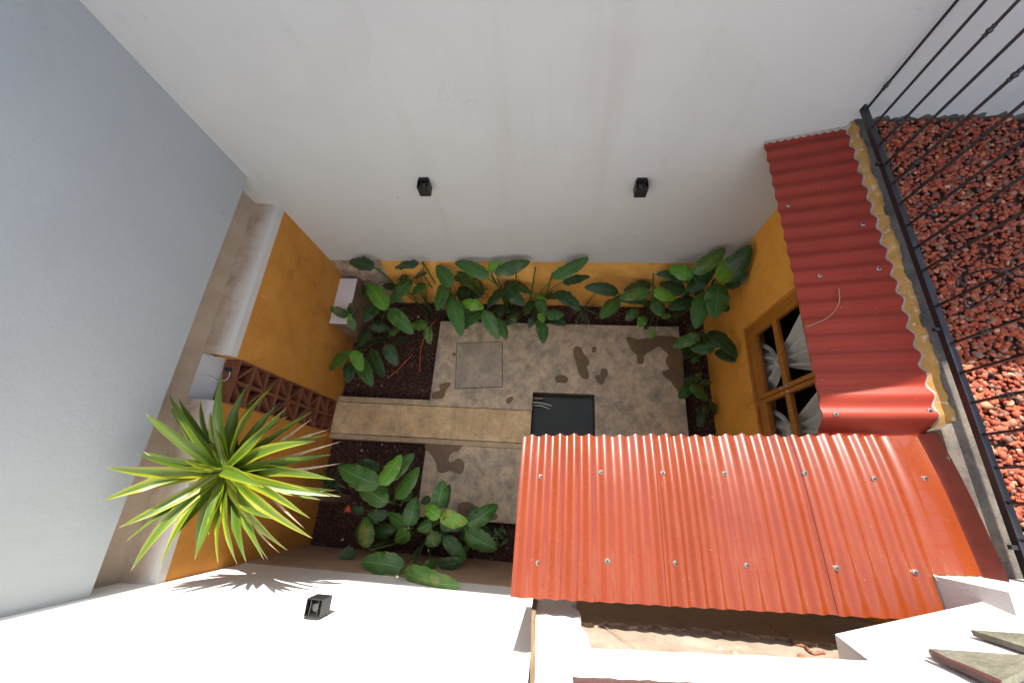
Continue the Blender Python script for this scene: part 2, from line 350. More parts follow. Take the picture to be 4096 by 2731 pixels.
def cells(xs, ys, mask, z0, z1, mb=None):
    """rectilinear plate with holes: mask(i,j) true where solid"""
    mb = mb or MB()
    for i in range(len(xs) - 1):
        for j in range(len(ys) - 1):
            if not mask(i, j): continue
            a, b_, c, d = xs[i], xs[i + 1], ys[j], ys[j + 1]
            mb.add([(a, c, z1), (b_, c, z1), (b_, d, z1), (a, d, z1)], [(0, 1, 2, 3)])
            for (di, dj, p, q) in ((-1, 0, (a, d), (a, c)), (1, 0, (b_, c), (b_, d)), (0, -1, (a, c), (b_, c)), (0, 1, (b_, d), (a, d))):
                ii, jj = i + di, j + dj
                if 0 <= ii < len(xs) - 1 and 0 <= jj < len(ys) - 1 and mask(ii, jj): continue
                mb.add([(*p, z0), (*q, z0), (*q, z1), (*p, z1)], [(0, 1, 2, 3)])
    return mb

# ================================================================== THE SETTING
XL, XW, YT, YB, SOIL = -2.77, 2.0, 2.53, -0.79, -0.10
ZT = YT * 0 + 1.257 + (YT - YB) * TANEL          # top of the tall wall: its shadow ends 1.26 m up the opposite wall
gm = MB(); gm.add([(-80, -80, -.62), (80, -80, -.62), (80, 80, -.62), (-80, 80, -.62)], [(0, 1, 2, 3)])
tag(gm.build('ground', 'dirt'), 'bare dark ground around and below the courtyard', 'ground', kind='structure')
# soil of the planting beds with a hole for the pool
PX0, PX1, PY0, PY1 = -.214, .558, .36, 1.172
xs = [-3.1, PX0, PX1, 2.1]; ys = [-.95, PY0, PY1, 2.7]
tag(cells(xs, ys, lambda i, j: not (i == 1 and j == 1), -.55, SOIL - .012).build('bed_soil', 'dirt'), 'dark soil of the planting beds around the concrete paving', 'soil', kind='structure')
# concrete paving
SLX0, SLX1 = -1.53, 1.645
xs = [SLX0, PX0, PX1, SLX1]; ys = [PY0, .938, PY1, 2.115]
def mk(i, j):
    if i == 1: return j == 2
    if i == 0: return j >= 1
    return True
s_ = cells(xs, ys, mk, -.3, 0)
s_.build('patio_slab', 'slab_concrete', bevel=.008)
tag(bpy.data.objects['patio_slab'], 'worn grey concrete patio slab with damp patches and a square lid', 'patio', kind='structure')
s_ = cells([SLX0 + .03, PX0, PX1, SLX1], [-.36, PY0 - .003, .462], lambda i, j: j == 0 or i == 0, -.3, -.002)
tag(s_.build('patio_slab', 'slab_concrete', bevel=.008), 'smaller grey concrete slab in front of the lower planting bed', 'patio', kind='structure')
s_ = MB().box(XL, PX0 - .004, .535, .931, -.3, .012)
tag(s_.build('walkway', 'walk_concrete', bevel=.008), 'tan stained concrete walkway from the clay screen to the pool', 'walkway', kind='structure')
s_ = MB().box(XL, SLX0 - .003, .937, 1.012, -.3, .0)
tag(s_.build('kerb', 'kerb_concrete', bevel=.008), 'narrow concrete kerb edging the upper gravel bed', 'kerb', kind='structure')
s_ = MB().box(XL, PX0 - .004, .466, .529, -.3, .006)
tag(s_.build('kerb', 'kerb_concrete', bevel=.008), 'narrow concrete kerb along the lower side of the walkway', 'kerb', kind='structure')
# pool
t_ = .03
pm = MB()
pm.add([(PX0, PY0, -.55), (PX1, PY0, -.55), (PX1, PY1, -.55), (PX0, PY1, -.55)], [(0, 1, 2, 3)])
pin = .004
for (p, q) in (((PX0 + pin, PY1 - pin), (PX0 + pin, PY0 + pin)), ((PX0 + pin, PY0 + pin), (PX1 - pin, PY0 + pin)), ((PX1 - pin, PY0 + pin), (PX1 - pin, PY1 - pin)), ((PX1 - pin, PY1 - pin), (PX0 + pin, PY1 - pin))):
    pm.add([(*p, -.55), (*q, -.55), (*q, -.012), (*p, -.012)], [(0, 1, 2, 3)])
tag(pm.build('pool_basin', 'pool_concrete'), 'dark concrete sides of the small sunken pool', 'pool', kind='structure')
pw = MB().add([(PX0 + .006, PY0 + .006, -.13), (PX1 - .006, PY0 + .006, -.13), (PX1 - .006, PY1 - .006, -.13), (PX0 + .006, PY1 - .006, -.13)], [(0, 1, 2, 3)])
tag(pw.build('water', 'pool_water'), 'still dark green water in the small pool', 'water', kind='structure')
# roof deck beyond the railing
tag(MB().box(2.13, 7.0, -1.6, 2.62, 2.55, 2.655).build('roof_deck', 'dirt'), 'flat concrete roof deck under the red gravel', 'roof deck', kind='structure')

# ================================================================== WALLS
# tall white wall with ochre plinth
w = empty('plaster_wall', (0, YT + .1, 0), 'tall smooth white plaster wall with two black lamps above the long leafy bed', 'wall')
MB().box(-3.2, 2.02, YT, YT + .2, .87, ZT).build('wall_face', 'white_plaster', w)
MB().box(2.02, 9, YT + .035, YT + .2, -.6, ZT).build('wall_face', 'white_plaster', w)
def batter(x0, x1, n=30):
    m = MB(); vs = []; 
    prof = [(-.6, -.095), (.0, -.09), (.30, -.07), (.55, -.045), (.66, -.04), (.68, -.015), (.87, -.004)]
    for i in range(n + 1):
        x = x0 + (x1 - x0) * i / n
        for (z, d) in prof: vs.append((x, YT + d + .008 * math.sin(x * 7 + z * 3) * (1 if z < .8 else .2), z))
    k = len(prof)
    m.add(vs, [(i * k + j, (i + 1) * k + j, (i + 1) * k + j + 1, i * k + j + 1) for i in range(n) for j in range(k - 1)], 0, True)
    m.add([(x0, YT - .004, .87), (x1, YT - .004, .87), (x1, YT + .15, .87), (x0, YT + .15, .87)], [(0, 1, 2, 3)])
    return m
batter(-2.13, 2.02).build('plinth', 'plinth_plaster', w)
batter(-3.0, -2.12, 12).build('brick_plinth', 'brick_patch', w)['label'] = 'exposed crumbling brick where the plinth plaster has fallen off'

m = MB(); vs = []
for i in range(161):
    x = 2.19 + 3.5 * i / 160; h_ = .028 + .012 * math.sin(i * .9) + .010 * math.sin(i * 2.3) + .006 * math.sin(i * 5.1)
    vs += [(x, YT + .022 + .006 * math.sin(i * 1.7), 2.64), (x, YT + .030, 2.66 + h_), (x, YT + .0355, 2.672 + h_)]
m.add(vs, [(i * 3 + k, (i + 1) * 3 + k, (i + 1) * 3 + k + 1, i * 3 + k + 1) for i in range(160) for k in range(2)], 0, True)
m.build('flaking_foot', 'cap_concrete', w)['label'] = 'flaking grey foot of the wall along the red gravel'

# stepped wall at left: upper overhang, recess, ledge, ochre panels with a gap
w = empty('stepped_wall', (-3.05, .9, 0), 'pale shaded wall with overhanging upper part, dirty ledge and ochre lower panels', 'wall')
XU, XR, ZO, ZL = -2.82, -3.0, 2.262, 1.893
MB().box(XU - .4, XU, YB - .4, YT, ZO, 6.2).build('upper_wall', 'cool_plaster', w)  # unseen top made taller, for the roof's reflections and shade in the yard
MB().box(XR - .3, XR, YB, YT, -.6, ZO - .002).build('recess_wall', 'recess_plaster', w)
GY0, GY1 = .54, .942
for (a, c) in ((GY1, YT), (YB, GY0)):
    m = MB()   # ledge: nearly flat dirty top falling to a clean front lip
    n = 40; vs = []
    for i in range(n + 1):
        y = a + (c - a) * i / n; d = .004 * math.sin(y * 9) 
        for (x, z) in ((XR, ZL + .02), (XR + .10, ZL + .012 + d), (XL - .035, ZL - .006), (XL + .004, ZL - .022), (XL + .006, 1.80), (XL - .02, 1.80)): vs.append((x, y, z))
    m.add(vs, [(i * 6 + j, (i + 1) * 6 + j, (i + 1) * 6 + j + 1, i * 6 + j + 1) for i in range(n) for j in range(5)], 0, False)
    for e in (0, n): m.add(vs[e * 6:e * 6 + 6], [(0, 1, 2, 3, 4, 5)])
    m.build('ledge', 'ledge_plaster', w)
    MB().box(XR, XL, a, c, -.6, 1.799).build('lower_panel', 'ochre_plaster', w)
m = MB(); m.add([(XR, GY0, ZL + .01), (XR, GY1, ZL + .01), (XL - .15, GY1, 1.735), (XL - .15, GY0, 1.735)], [(0, 1, 2, 3)])
m.add([(XL - .15, GY0, -.6), (XL - .15, GY1, -.6), (XL - .15, GY1, 1.735), (XL - .15, GY0, 1.735)], [(0, 1, 2, 3)], 1)
m.build('gap_sill', ['white_plaster', 'box_side'], w)

# terracotta breeze block screen: each block a part with its triangular cells
sc = empty('breeze_block_screen', (XL - .05, .74, 0), 'tall terracotta breeze block screen with triangular openings set between ochre wall panels', 'screen')
ym = (GY0 + GY1) / 2; cw = (GY1 - GY0) / 2 - .003; rows = 9; rh = 1.735 / rows; tk = .0125
for r in range(rows):
    for cidx in range(2):
        y0 = GY0 + .003 + cidx * (cw); y1 = y0 + cw - .002; z0 = r * rh + .012; z1 = (r + 1) * rh - .002 + .012
        m = MB(); x0, x1 = XL - .145, XL + .008
        m.box(x0, x1, y0, y0 + tk, z0, z1).box(x0, x1, y1 - tk, y1, z0, z1)
        m.box(x0, x1, y0 + tk, y1 - tk, z0, z0 + tk).box(x0, x1, y0 + tk, y1 - tk, z1 - tk, z1)
        up = (r + cidx) % 2 == 0
        p = (y0 + tk, z0 + tk) if up else (y1 - tk, z0 + tk); q = (y1 - tk, z1 - tk) if up else (y0 + tk, z1 - tk)
        d = Vector((q[0] - p[0], q[1] - p[1])).normalized(); nrm = Vector((-d.y, d.x)) * tk * .55
        poly = [(x1 - .003, p[0] - nrm.x, p[1] - nrm.y), (x1 - .003, q[0] - nrm.x, q[1] - nrm.y), (x1 - .003, q[0] + nrm.x, q[1] + nrm.y), (x1 - .003, p[0] + nrm.x, p[1] + nrm.y)]
        m.prism(poly, (x1 - x0 - .004, 0, 0))
        m.build('block', 'terracotta', sc, bevel=.002)

# sunlit wall (bottom left)
w = empty('plaster_wall', (-1.5, YB - .1, 0), 'sunlit white plaster wall below the lower bed with one black lamp', 'wall')
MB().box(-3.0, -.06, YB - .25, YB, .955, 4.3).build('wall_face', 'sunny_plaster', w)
m = MB(); vs = []
for i in range(31):
    x = -3.0 + 2.94 * i / 30
    for (z, d) in ((-.6, .03), (.05, .026), (.6, .022), (.93, .016), (.955, -.002)): vs.append((x, YB + d + .005 * math.sin(x * 6 + z * 2), z))
m.add(vs, [(i * 5 + j + 1, (i + 1) * 5 + j + 1, (i + 1) * 5 + j, i * 5 + j) for i in range(30) for j in range(4)], 0, True)
m.build('plinth', 'lower_plinth', w)

# house wall with the window (right)
hw = empty('house_wall', (2.1, 1.0, 0), 'ochre house wall with a wooden casement window under the narrow red roof', 'house wall')
WY0, WY1, WZ0, WZ1 = .205, 1.72, .885, 2.15
DX = .2
m = MB(); X2 = XW + DX
def wallquad(y0, y1, z0, z1): m.box(XW, X2, y0, y1, z0, z1)
wallquad(WY1, YT, -.6, 2.56); wallquad(-.8, WY0, -.6, 2.56); wallquad(WY0, WY1, -.6, WZ0); wallquad(WY0, WY1, WZ1, 2.56)
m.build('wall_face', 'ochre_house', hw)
m = MB().box(2.05, 2.2, -.8, YT, 2.56, 2.66); m.build('wall_head', 'mortar_grey', hw)
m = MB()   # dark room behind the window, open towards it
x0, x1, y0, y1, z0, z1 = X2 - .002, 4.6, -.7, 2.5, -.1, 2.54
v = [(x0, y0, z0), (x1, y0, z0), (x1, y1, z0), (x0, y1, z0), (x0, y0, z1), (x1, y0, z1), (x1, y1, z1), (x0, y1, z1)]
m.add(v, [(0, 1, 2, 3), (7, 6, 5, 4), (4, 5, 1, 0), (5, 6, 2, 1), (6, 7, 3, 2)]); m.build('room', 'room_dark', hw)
# window = outer frame mesh with sashes, panes and catches below it
FX = XW + .055
m = MB(); fw = .055
m.box(FX - .03, FX + .05, WY0 + .004, WY0 + fw, WZ0 + .004, WZ1 - .004); m.box(FX - .03, FX + .05, WY1 - fw, WY1 - .004, WZ0 + .004, WZ1 - .004)
m.box(FX - .03, FX + .05, WY0 + fw, WY1 - fw, WZ0 + .004, WZ0 + fw); m.box(FX - .03, FX + .05, WY0 + fw, WY1 - fw, WZ1 - fw, WZ1 - .004)
m.box(FX - .055, FX - .03, WY0 + .002, WY1 - .002, WZ0 + .003, WZ0 + .03)
win = m.build('window', 'varnished_wood', hw, bevel=.004)
mid = .955
for (a, c, ms) in ((mid + .004, WY1 - fw - .004, 1), (WY0 + fw + .004, mid - .004, -1)):
    z0, z1 = WZ0 + fw + .004, WZ1 - fw - .004; sw = .07
    m = MB(); xa, xb = FX - .035, FX + .012
    m.box(xa, xb, a, a + sw * (1.0 if ms < 0 else .55), z0, z1); m.box(xa, xb, c - sw * (1.0 if ms > 0 else .55), c, z0, z1)
    ai, ci = a + sw * (1.0 if ms < 0 else .55), c - sw * (1.0 if ms > 0 else .55)
    m.box(xa, xb, ai, ci, z0, z0 + .11); m.box(xa, xb, ai, ci, z1 - .07, z1)
    m.box(xa + .004, xb - .004, ai, ci, 1.362, 1.43); m.box(xa + .004, xb - .004, ai, ci, 1.77, 1.835)
    m.build('sash', 'varnished_wood', win, bevel=.004)
    MB().add([(FX - .01, ai, z0 + .11), (FX - .01, ci, z0 + .11), (FX - .01, ci, z1 - .07), (FX - .01, ai, z1 - .07)], [(0, 3, 2, 1)]).build('pane', 'pane_glass', win)
    for dz in (1.34, 1.42):
        MB().lathe((xa, (a + .02) if ms > 0 else (c - .02), dz), (-1, 0, 0), [(-.002, .008), (.006, .008), (.012, .004)], 8).build('knob', 'pale_chip', win)
# curtains tied in the middle, hanging inside
def curtain(yc, y_lo, y_hi, lab):
    x = FX + .07; zt, zb, zk = 2.08, .70, 1.25; n, k = 44, 60; vs = []
    for i in range(n + 1):
        z = zt + (zb - zt) * i / n; q = abs(z - zk)
        wd = .05 + .95 * min(1, (q / .55)) ** .75 if z > zk else .05 + .95 * min(1, (q / .42)) ** .6
        c = yc
        for j in range(k + 1):
            t = j / k; y = c + ((y_lo + (y_hi - y_lo) * t) - c) * wd
            amp = .012 + .022 * (1 - wd) + .020 * wd
            xx = x + amp * (math.cos(t * 2 * math.pi * 3.7 + .7 * math.sin(z * 4 + t * 3)) + .30 * math.sin(t * 13 + z * 3)) - .03 * math.exp(-(q / .12) ** 2)
            vs.append((xx, y, z))
    m = MB(); m.add(vs, [(i * (k + 1) + j, i * (k + 1) + j + 1, (i + 1) * (k + 1) + j + 1, (i + 1) * (k + 1) + j) for i in range(n) for j in range(k)], 0, True)
    o = tag(m.build('curtain', 'curtain_cloth'), lab, 'curtain', 'curtains behind the wooden window')
    ring = []
    for a in range(15):
        t = 2 * math.pi * a / 14; ring.append((x - .015 + .045 * math.cos(t), yc + .05 * math.sin(t), zk + .012 * math.sin(t * 2)))
    MB().tube(ring, .016, 7).build('tie', 'curtain_cloth', o)
curtain(1.24, 1.0, 1.62, 'off white curtain tied in a knot behind the sash nearer the leafy bed')
curtain(.63, .30, .93, 'off white curtain tied in a knot behind the sash half hidden by the large roof')

# ================================================================== ROOFS
def screw(parent, p, n):
    n = Vector(n).normalized(); p = Vector(p)
    m = MB(); m.lathe(p, n, [(-.003, .0135), (.002, .0135), (.005, .010)], 12, 0); m.lathe(p + n * .003, n, [(0.001, .0068), (.0065, .0068), (.008, .004)], 6, 1, False)
    m.build('screw', ['screw_metal', 'screw_hole'], parent)
# narrow roof along the house wall: corrugations run across (x)
sr = empty('corrugated_roof', (1.8, 1.5, 2.5), 'narrow dull red corrugated roof running along the house wall, mostly in shade', 'roof')
SP = .114; SA = .0085
def zside(x, y, off=0): return 2.53 + (x - 1.535) * .236 + SA * math.cos(2 * math.pi * (y - .04) / SP) + off - .085 * max(0.0, min(1.0, (.52 - y) / .12)) ** 1.5   # last sheet sags under the large roof
def side_sheet(y0, y1, off):
    m = MB(); ny = int((y1 - y0) / SP * 14); nx = 6; vs = []
    for i in range(ny + 1):
        y = y0 + (y1 - y0) * i / ny
        for j in range(nx + 1):
            x = 1.535 + .012 * math.sin(y * 1.1) * (j == 0) * .3 + (2.045 - 1.535) * j / nx; vs.append((x, y, zside(x, y, off)))
    f = [(i * (nx + 1) + j, i * (nx + 1) + j + 1, (i + 1) * (nx + 1) + j + 1, (i + 1) * (nx + 1) + j) for i in range(ny) for j in range(nx)]
    m.add(vs, f, 0, True); m.add([(x, y, z - .0012) for x, y, z in vs], [tuple(reversed(q)) for q in f], 0, True)
    e = [vs[i * (nx + 1)] for i in range(ny + 1)]; lo = [(x, y, z - .0012) for x, y, z in e]
    m.add(e + lo, [(i, i + 1, i + 2 + ny, i + 1 + ny) for i in range(ny)], 0)
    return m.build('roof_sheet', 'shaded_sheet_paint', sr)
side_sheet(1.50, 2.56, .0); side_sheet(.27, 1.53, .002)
for (x, y) in ((1776, 311), (1811, 472), (1982, 515), (1883, 633), (2019, 617), (1920, 951), (2136, 943)):
    p = atz(*DS(x, y), 2.58)
    for _ in range(4): p = atz(*DS(x, y), zside(p.x, p.y) + .002)
    screw(sr, p, (-.23, 0, 1))
# mortar bead closing the roof against the wall
m = MB(); n = 160; vs = []
for i in range(n + 1):
    y = .43 + (2.56 - .43) * i / n
    wv = .012 * math.cos(2 * math.pi * (y - .04) / SP) + .006 * math.sin(y * 23) + .003 * math.sin(y * 71)
    xi = 2.036 + wv * .38; 
    for (x, z) in ((xi, zside(xi, y) - .001), (xi + .003, zside(xi, y) + .006), (2.055 + .002 * math.sin(y * 40), 2.676), (2.078 + .003 * math.sin(y * 50), 2.69), (2.078, 2.60)): vs.append((x, y, z))
m.add(vs, [(i * 5 + j, i * 5 + j + 1, (i + 1) * 5 + j + 1, (i + 1) * 5 + j) for i in range(n) for j in range(2)], 0, True)
m.add(vs, [(i * 5 + j, i * 5 + j + 1, (i + 1) * 5 + j + 1, (i + 1) * 5 + j) for i in range(n) for j in (2, 3)], 0, True)
for e in (0, n): m.add(vs[e * 5:e * 5 + 5], [(0, 1, 2, 3, 4)])
m.build('mortar_bead', 'mortar_ochre', sr)['label'] = 'scalloped yellow mortar bead sealing the upper edge of the sheets'
m = MB(); vs = []
for i in range(n + 1):
    y = .43 + (2.56 - .43) * i / n; wv = .012 * math.cos(2 * math.pi * (y - .04) / SP) + .006 * math.sin(y * 23)
    a = 2.027 + wv * .38; vs += [(a, y, zside(a, y) + .0015), (a + .012, y, zside(a + .012, y) + .004)]
m.add(vs, [(2 * i, 2 * i + 1, 2 * i + 3, 2 * i + 2) for i in range(n)], 0, True); m.build('mortar_edge', 'mortar_grey', sr)
m = MB(); vs = []
for i in range(41):
    x = 1.535 + .51 * i / 40; d = .012 + .006 * math.sin(i * 1.7)
    vs += [(x, YT - d, zside(x, YT - d) + .004), (x, YT + .01, zside(x, YT) + .03)]
m.add(vs, [(2 * i, 2 * i + 2, 2 * i + 3, 2 * i + 1) for i in range(40)], 0, True); m.build('mortar_edge', 'mortar_grey', sr)
MB().box(1.62, 1.66, .5, 2.5, 2.49, 2.527).build('purlin', 'varnished_wood', sr)

# large roof: corrugations run away from the camera (y)
mr = empty('corrugated_roof', (.9, 0, 2.6), 'large sunlit orange red corrugated roof of overlapping sheets', 'roof')
MP = .0845; MA = .0095
def eave(x): return .302 + .050 * (x + .17) 
def low(x): return -.487 + .034 * (x + .15)
def flatten(x): return max(0.0, min(1.0, (1.86 - x) / .12))
def zmain(x, y, off=0):
    z = 2.572 + (eave(x) - y) * .14 + MA * (1 + .22 * math.sin(x * 11.3)) * math.cos(2 * math.pi * (x + .10) / MP + .45 * math.sin(x * 8.1)) * flatten(x) + off
    
    q = max(0.0, 1 - (eave(x) - y) / .38); z -= .032 * q * q
    return z
def main_sheet(x0, x1, off, yl=None, zoff=None):
    m = MB(); nx = max(8, int((x1 - x0) / MP * 14)); ny = 16; vs = []
    for i in range(nx + 1):
        x = x0 + (x1 - x0) * i / nx; ya = eave(x) + .0035 * math.sin(x * 13) + .0055 * math.cos(2 * math.pi * (x + .10) / MP + .45 * math.sin(x * 8.1)) * flatten(x); yb = low(x) if yl is None else yl(x)
        for j in range(ny + 1):
            y = ya + (yb - ya) * j / ny; vs.append((x - .024 * (y - .3) * -1 * .6, y, zmain(x, y, off)))
    f = [(i * (ny + 1) + j + 1, (i + 1) * (ny + 1) + j + 1, (i + 1) * (ny + 1) + j, i * (ny + 1) + j) for i in range(nx) for j in range(ny)]
    m.add(vs, f, 0, True); m.add([(x, y, z - .004) for x, y, z in vs], [tuple(reversed(q)) for q in f], 0, True)
    for jj in (0, ny):
        e = [vs[i * (ny + 1) + jj] for i in range(nx + 1)]; lo = [(x, y, z - .004) for x, y, z in e]
        m.add(e + lo, [(i, i + 1, i + 2 + nx, i + 1 + nx) for i in range(nx)], 0)
    for ii in (0, nx):
        e = vs[ii * (ny + 1):(ii + 1) * (ny + 1)]; lo = [(x, y, z - .004) for x, y, z in e]
        m.add(e + lo, [(i, i + 1, i + 2 + ny, i + 1 + ny) for i in range(ny)], 0)
    return m.build('roof_sheet', 'sheet_paint', mr)
main_sheet(-.150, .600, .001)
main_sheet(.585, 1.345, .008)
main_sheet(1.325, 1.776, .015)
main_sheet(1.7750, 1.985, .0152, lambda x: -.245 + .05 * (x - 1.775))
for (x, y) in ((1242, 1094), (1381, 1084), (1522, 1086), (1664, 1087), (1849, 1086), (2008, 1099), (2125, 1098), (1236, 1292), (1395, 1288), (1552, 1293), (1715, 1298), (1921, 1304), (2102, 1314), (2281, 1262), (2270, 1317)):
    p = atz(*DS(x, y), 2.62)
    for _ in range(4): p = atz(*DS(x, y), zmain(p.x, p.y) + (.002 if p.x < .585 else .009 if p.x < 1.325 else .016))
    screw(mr, p, (0, .115, 1))
m = MB(); vs = []
for i in range(21):      # upturned edge against the wall
    y = eave(1.98) + (-.24 - eave(1.98)) * i / 20; z = zmain(1.98, y)
    for k in range(7): a = k / 6; vs.append((1.968 + .022 * a ** .5, y, z + .002 + .115 * a ** 1.25))
m.add(vs, [(i * 7 + k, i * 7 + k + 1, (i + 1) * 7 + k + 1, (i + 1) * 7 + k) for i in range(20) for k in range(6)], 0, True); m.build('roof_flashing', 'shaded_flashing_paint', mr)
m = MB(); vs = []
for i in range(31):
    x = 1.775 + .23 * i / 30; y = -.247 + .05 * (x - 1.775); d = .010 + .007 * abs(math.sin(i * 2.1)) + .004 * math.sin(i)
    vs += [(x, y + d, zmain(x, y + d) + .004), (x, y - .02, zmain(x, y) + .028)]
m.add(vs, [(2 * i + 1, 2 * i + 3, 2 * i + 2, 2 * i) for i in range(30)], 0, True); m.build('mortar_edge', 'bare_render', mr)
MB().box(-.02, 1.8, -.36, -.30, 2.56, 2.615).box(-.02, 1.5, .16, .21, 2.505, 2.555).build('purlin', 'varnished_wood', mr)

# concrete cap between roof and gravel
m = MB(); ys_ = [-.3 + (2.6 + .3) * i / 60 for i in range(61)]; vs = []
for y in ys_:
    j = .004 * math.sin(y * 17) + .003 * math.sin(y * 41)
    lx = 2.070 if y > .43 else 1.994
    for (x, z) in ((lx + j, 2.60), (lx + j, 2.683), (lx + .008 + j, 2.690), (2.182 + j, 2.690), (2.192 + j * 1.6, 2.684), (2.192 + j * 1.6, 2.60)): vs.append((x, y, z))
m.add(vs, [(i * 6 + k, i * 6 + k + 1, (i + 1) * 6 + k + 1, (i + 1) * 6 + k) for i in range(60) for k in range(5)], 0, False)
for e in (0, 60): m.add(vs[e * 6:e * 6 + 6], [tuple(range(6))])
tag(m.build('concrete_kerb', 'cap_concrete'), 'weathered grey concrete kerb under the black railing beside the red gravel', 'kerb')

# ================================================================== HOUSE FACADE (bottom right)
BRY = -.610
fc = empty('house_facade', (.6, -.7, 0), 'sunlit white upper facade with bare render strip and dark red window frame', 'facade')
MB().box(-.035, 2.6, -.95, BRY, -.6, 3.2).build('bare_render', 'bare_render', fc)['label'] = 'strip of broken bare render in the shadow of the roof edge'
m = MB(); N_ = 120; lo_ = []; hi_ = []
for i in range(N_ + 1):
    x = .19 + 1.25 * i / N_
    z = 2.47 + .020 * math.sin(x * 31) + .016 * math.sin(x * 73 + 1) + .010 * math.sin(x * 151) + .03 * math.sin(x * 5.2) + .05 * max(0, .34 - x) / .15
    lo_.append((x, BRY + .012, 1.9)); hi_.append((x, BRY + .012, z))
m.add(lo_ + hi_, [(i, i + 1, i + 2 + N_, i + 1 + N_) for i in range(N_)])
m.add(hi_ + [(x, BRY + .0005, z + .004) for x, y, z in hi_], [(i, i + 1, i + 2 + N_, i + 1 + N_) for i in range(N_)])
m.build('old_plaster', 'lower_plinth', fc)
m = MB()     # white render layer: left piece with a ragged edge and everything above the strip
edge = [(.19, 2.84)] + [(.165 + .028 * math.sin(i * 2.3) + .012 * math.sin(i * 5.1), 2.84 - .09 * i) for i in range(1, 10)]
poly = [(-.035, -.565, 2.84)] + [(x, -.565, z) for x, z in edge] + [(.12, -.565, -.6), (-.035, -.565, -.6)]
m.prism([Vector(p) for p in reversed(poly)], (0, .0605, 0)); 
m.box(-.035, .19, BRY + .001, -.565, 2.8405, 3.12)
WX0, WX1, WZa, WZb = .096, 1.9, 3.30, 4.4          # the upper wall oversails the strip and is not quite parallel to it
def FY(x): return -.548 + .050 * x
def wallpiece(m, x0, x1, z0, z1, d0=0.0, back=None):
    """vertical slab whose front follows the upper wall's plane (d0 behind it)"""
    ya, yb = FY(x0) - d0, FY(x1) - d0; ba, bb_ = (-.95, -.95) if back is None else (ya - back, yb - back)
    v = [(x0, ba, z0), (x1, bb_, z0), (x1, yb, z0), (x0, ya, z0), (x0, ba, z1), (x1, bb_, z1), (x1, yb, z1), (x0, ya, z1)]
    m.add(v, [(0, 3, 2, 1), (4, 5, 6, 7), (0, 1, 5, 4), (1, 2, 6, 5), (2, 3, 7, 6), (3, 0, 4, 7)])
zb_ = 3.084; N = 30
be = [(-.035 + (1.9 + .035) * i / N, zb_ + .004 * math.sin(i * 1.9) + .003 * math.sin(i * 4.7)) for i in range(N + 1)]
for i in range(N):
    (xa, za), (xb, zb) = be[i], be[i + 1]
    m.add([(xa, FY(xa), za), (xb, FY(xb), zb), (xb, FY(xb), WZa), (xa, FY(xa), WZa), (xa, -.9, za), (xb, -.9, zb)], [(0, 1, 2, 3), (0, 4, 5, 1)])
wallpiece(m, -.035, WX0, WZa, 5.6); wallpiece(m, WX0, 2.6, WZb, 5.6); wallpiece(m, WX1, 2.6, 3.0, WZb)
m.add([(WX0, FY(WX0), WZa), (WX1, FY(WX1), WZa), (WX1, -.9, WZa), (WX0, -.9, WZa)], [(0, 1, 2, 3)])
m.build('white_render', 'sunny_plaster', fc)
m = MB(); f = .075; n = 60; vs = []
for i in range(n + 1):
    x = WX0 + .004 + (WX1 - WX0 - .008) * i / n; r_ = .004 * math.sin(i * 2.9) + .003 * math.sin(i * 7.7)
    vs += [(x, FY(x) - .02, WZa + .004 + r_), (x, FY(x) - .01, WZa + .008 + r_), (x, FY(x) - .01, WZa + f), (x, FY(x) - .055, WZa + f + .002)]
m.add(vs, [(i * 4 + k + 1, (i + 1) * 4 + k + 1, (i + 1) * 4 + k, i * 4 + k) for i in range(n) for k in range(3)], 0, False)
wallpiece(m, WX0 + .004, WX0 + .004 + f, WZa + f + .003, WZb - .004, .011, .06); wallpiece(m, WX1 - .08, WX1 - .004, WZa + f + .003, WZb - .004, .011, .06)
fr = m.build('window_frame', 'red_paint_wood', fc)
MB().add([(WX0 + .01, FY(WX0) - .063, WZa + .06), (WX1 - .01, FY(WX1) - .063, WZa + .06), (WX1 - .01, FY(WX1) - .063, WZb), (WX0 + .01, FY(WX0) - .063, WZb)], [(0, 3, 2, 1)]).build('pane', 'dark_glass', fr)
m = MB()
bq = [aty(2127, 2429, -.543), aty(2144, 2429, -.543), aty(2139.6, 2731, -.543), aty(2120, 2731, -.543)]
m.prism([Vector((bq[0].x, -.543, -.3)), Vector((bq[1].x, -.543, -.3)), bq[1], bq[2], Vector((bq[2].x, -.543, 5.6)), Vector((bq[3].x, -.543, 5.6)), bq[3], bq[0]], (0, .02, 0))
m.build('corner_board', 'raw_board', fc)
# crack with exposed clay along the bare render
pts = [(1870, 195), (1930, 205), (1980, 255), (2000, 275), (2060, 290), (2090, 315), (2115, 345), (2160, 360), (2205, 370), (2240, 410), (2270, 425), (2330, 415), (2352, 420)]
m = MB()
for k in range(len(pts) - 1):
    a = aty(*C5(*pts[k]), BRY + .005); c = aty(*C5(*pts[k + 1]), BRY + .005); m.tube([a, (a + c) / 2 + Vector((0, .004, .003)), c], [.004, .0075, .005], 6)
m.build('clay_crack', 'clay_bit', fc)
for (x, y, r) in ((2250, 375, .012), (2265, 360, .008), (2180, 445, .017), (1590, 385, .016), (1700, 418, .018)):
    p = aty(*C5(x, y), BRY); m = MB(); m.lathe(p, (0, 1, 0), [(0, r), (.006, r * .8), (.01, r * .3)], 9); m.build('clay_lump', 'clay_bit' if x > 2000 and r < .0175 else 'bare_render', fc)
a = aty(*C5(700, 190), BRY + .006); c = aty(*C5(1025, 412), BRY + .012)
tag(MB().tube([a, (a + c) / 2 + Vector((0, .004, 0)), c], .0018, 5).build('straw', 'twig_bark'), 'thin dry straw stuck on the bare render strip below the large roof', 'straw')

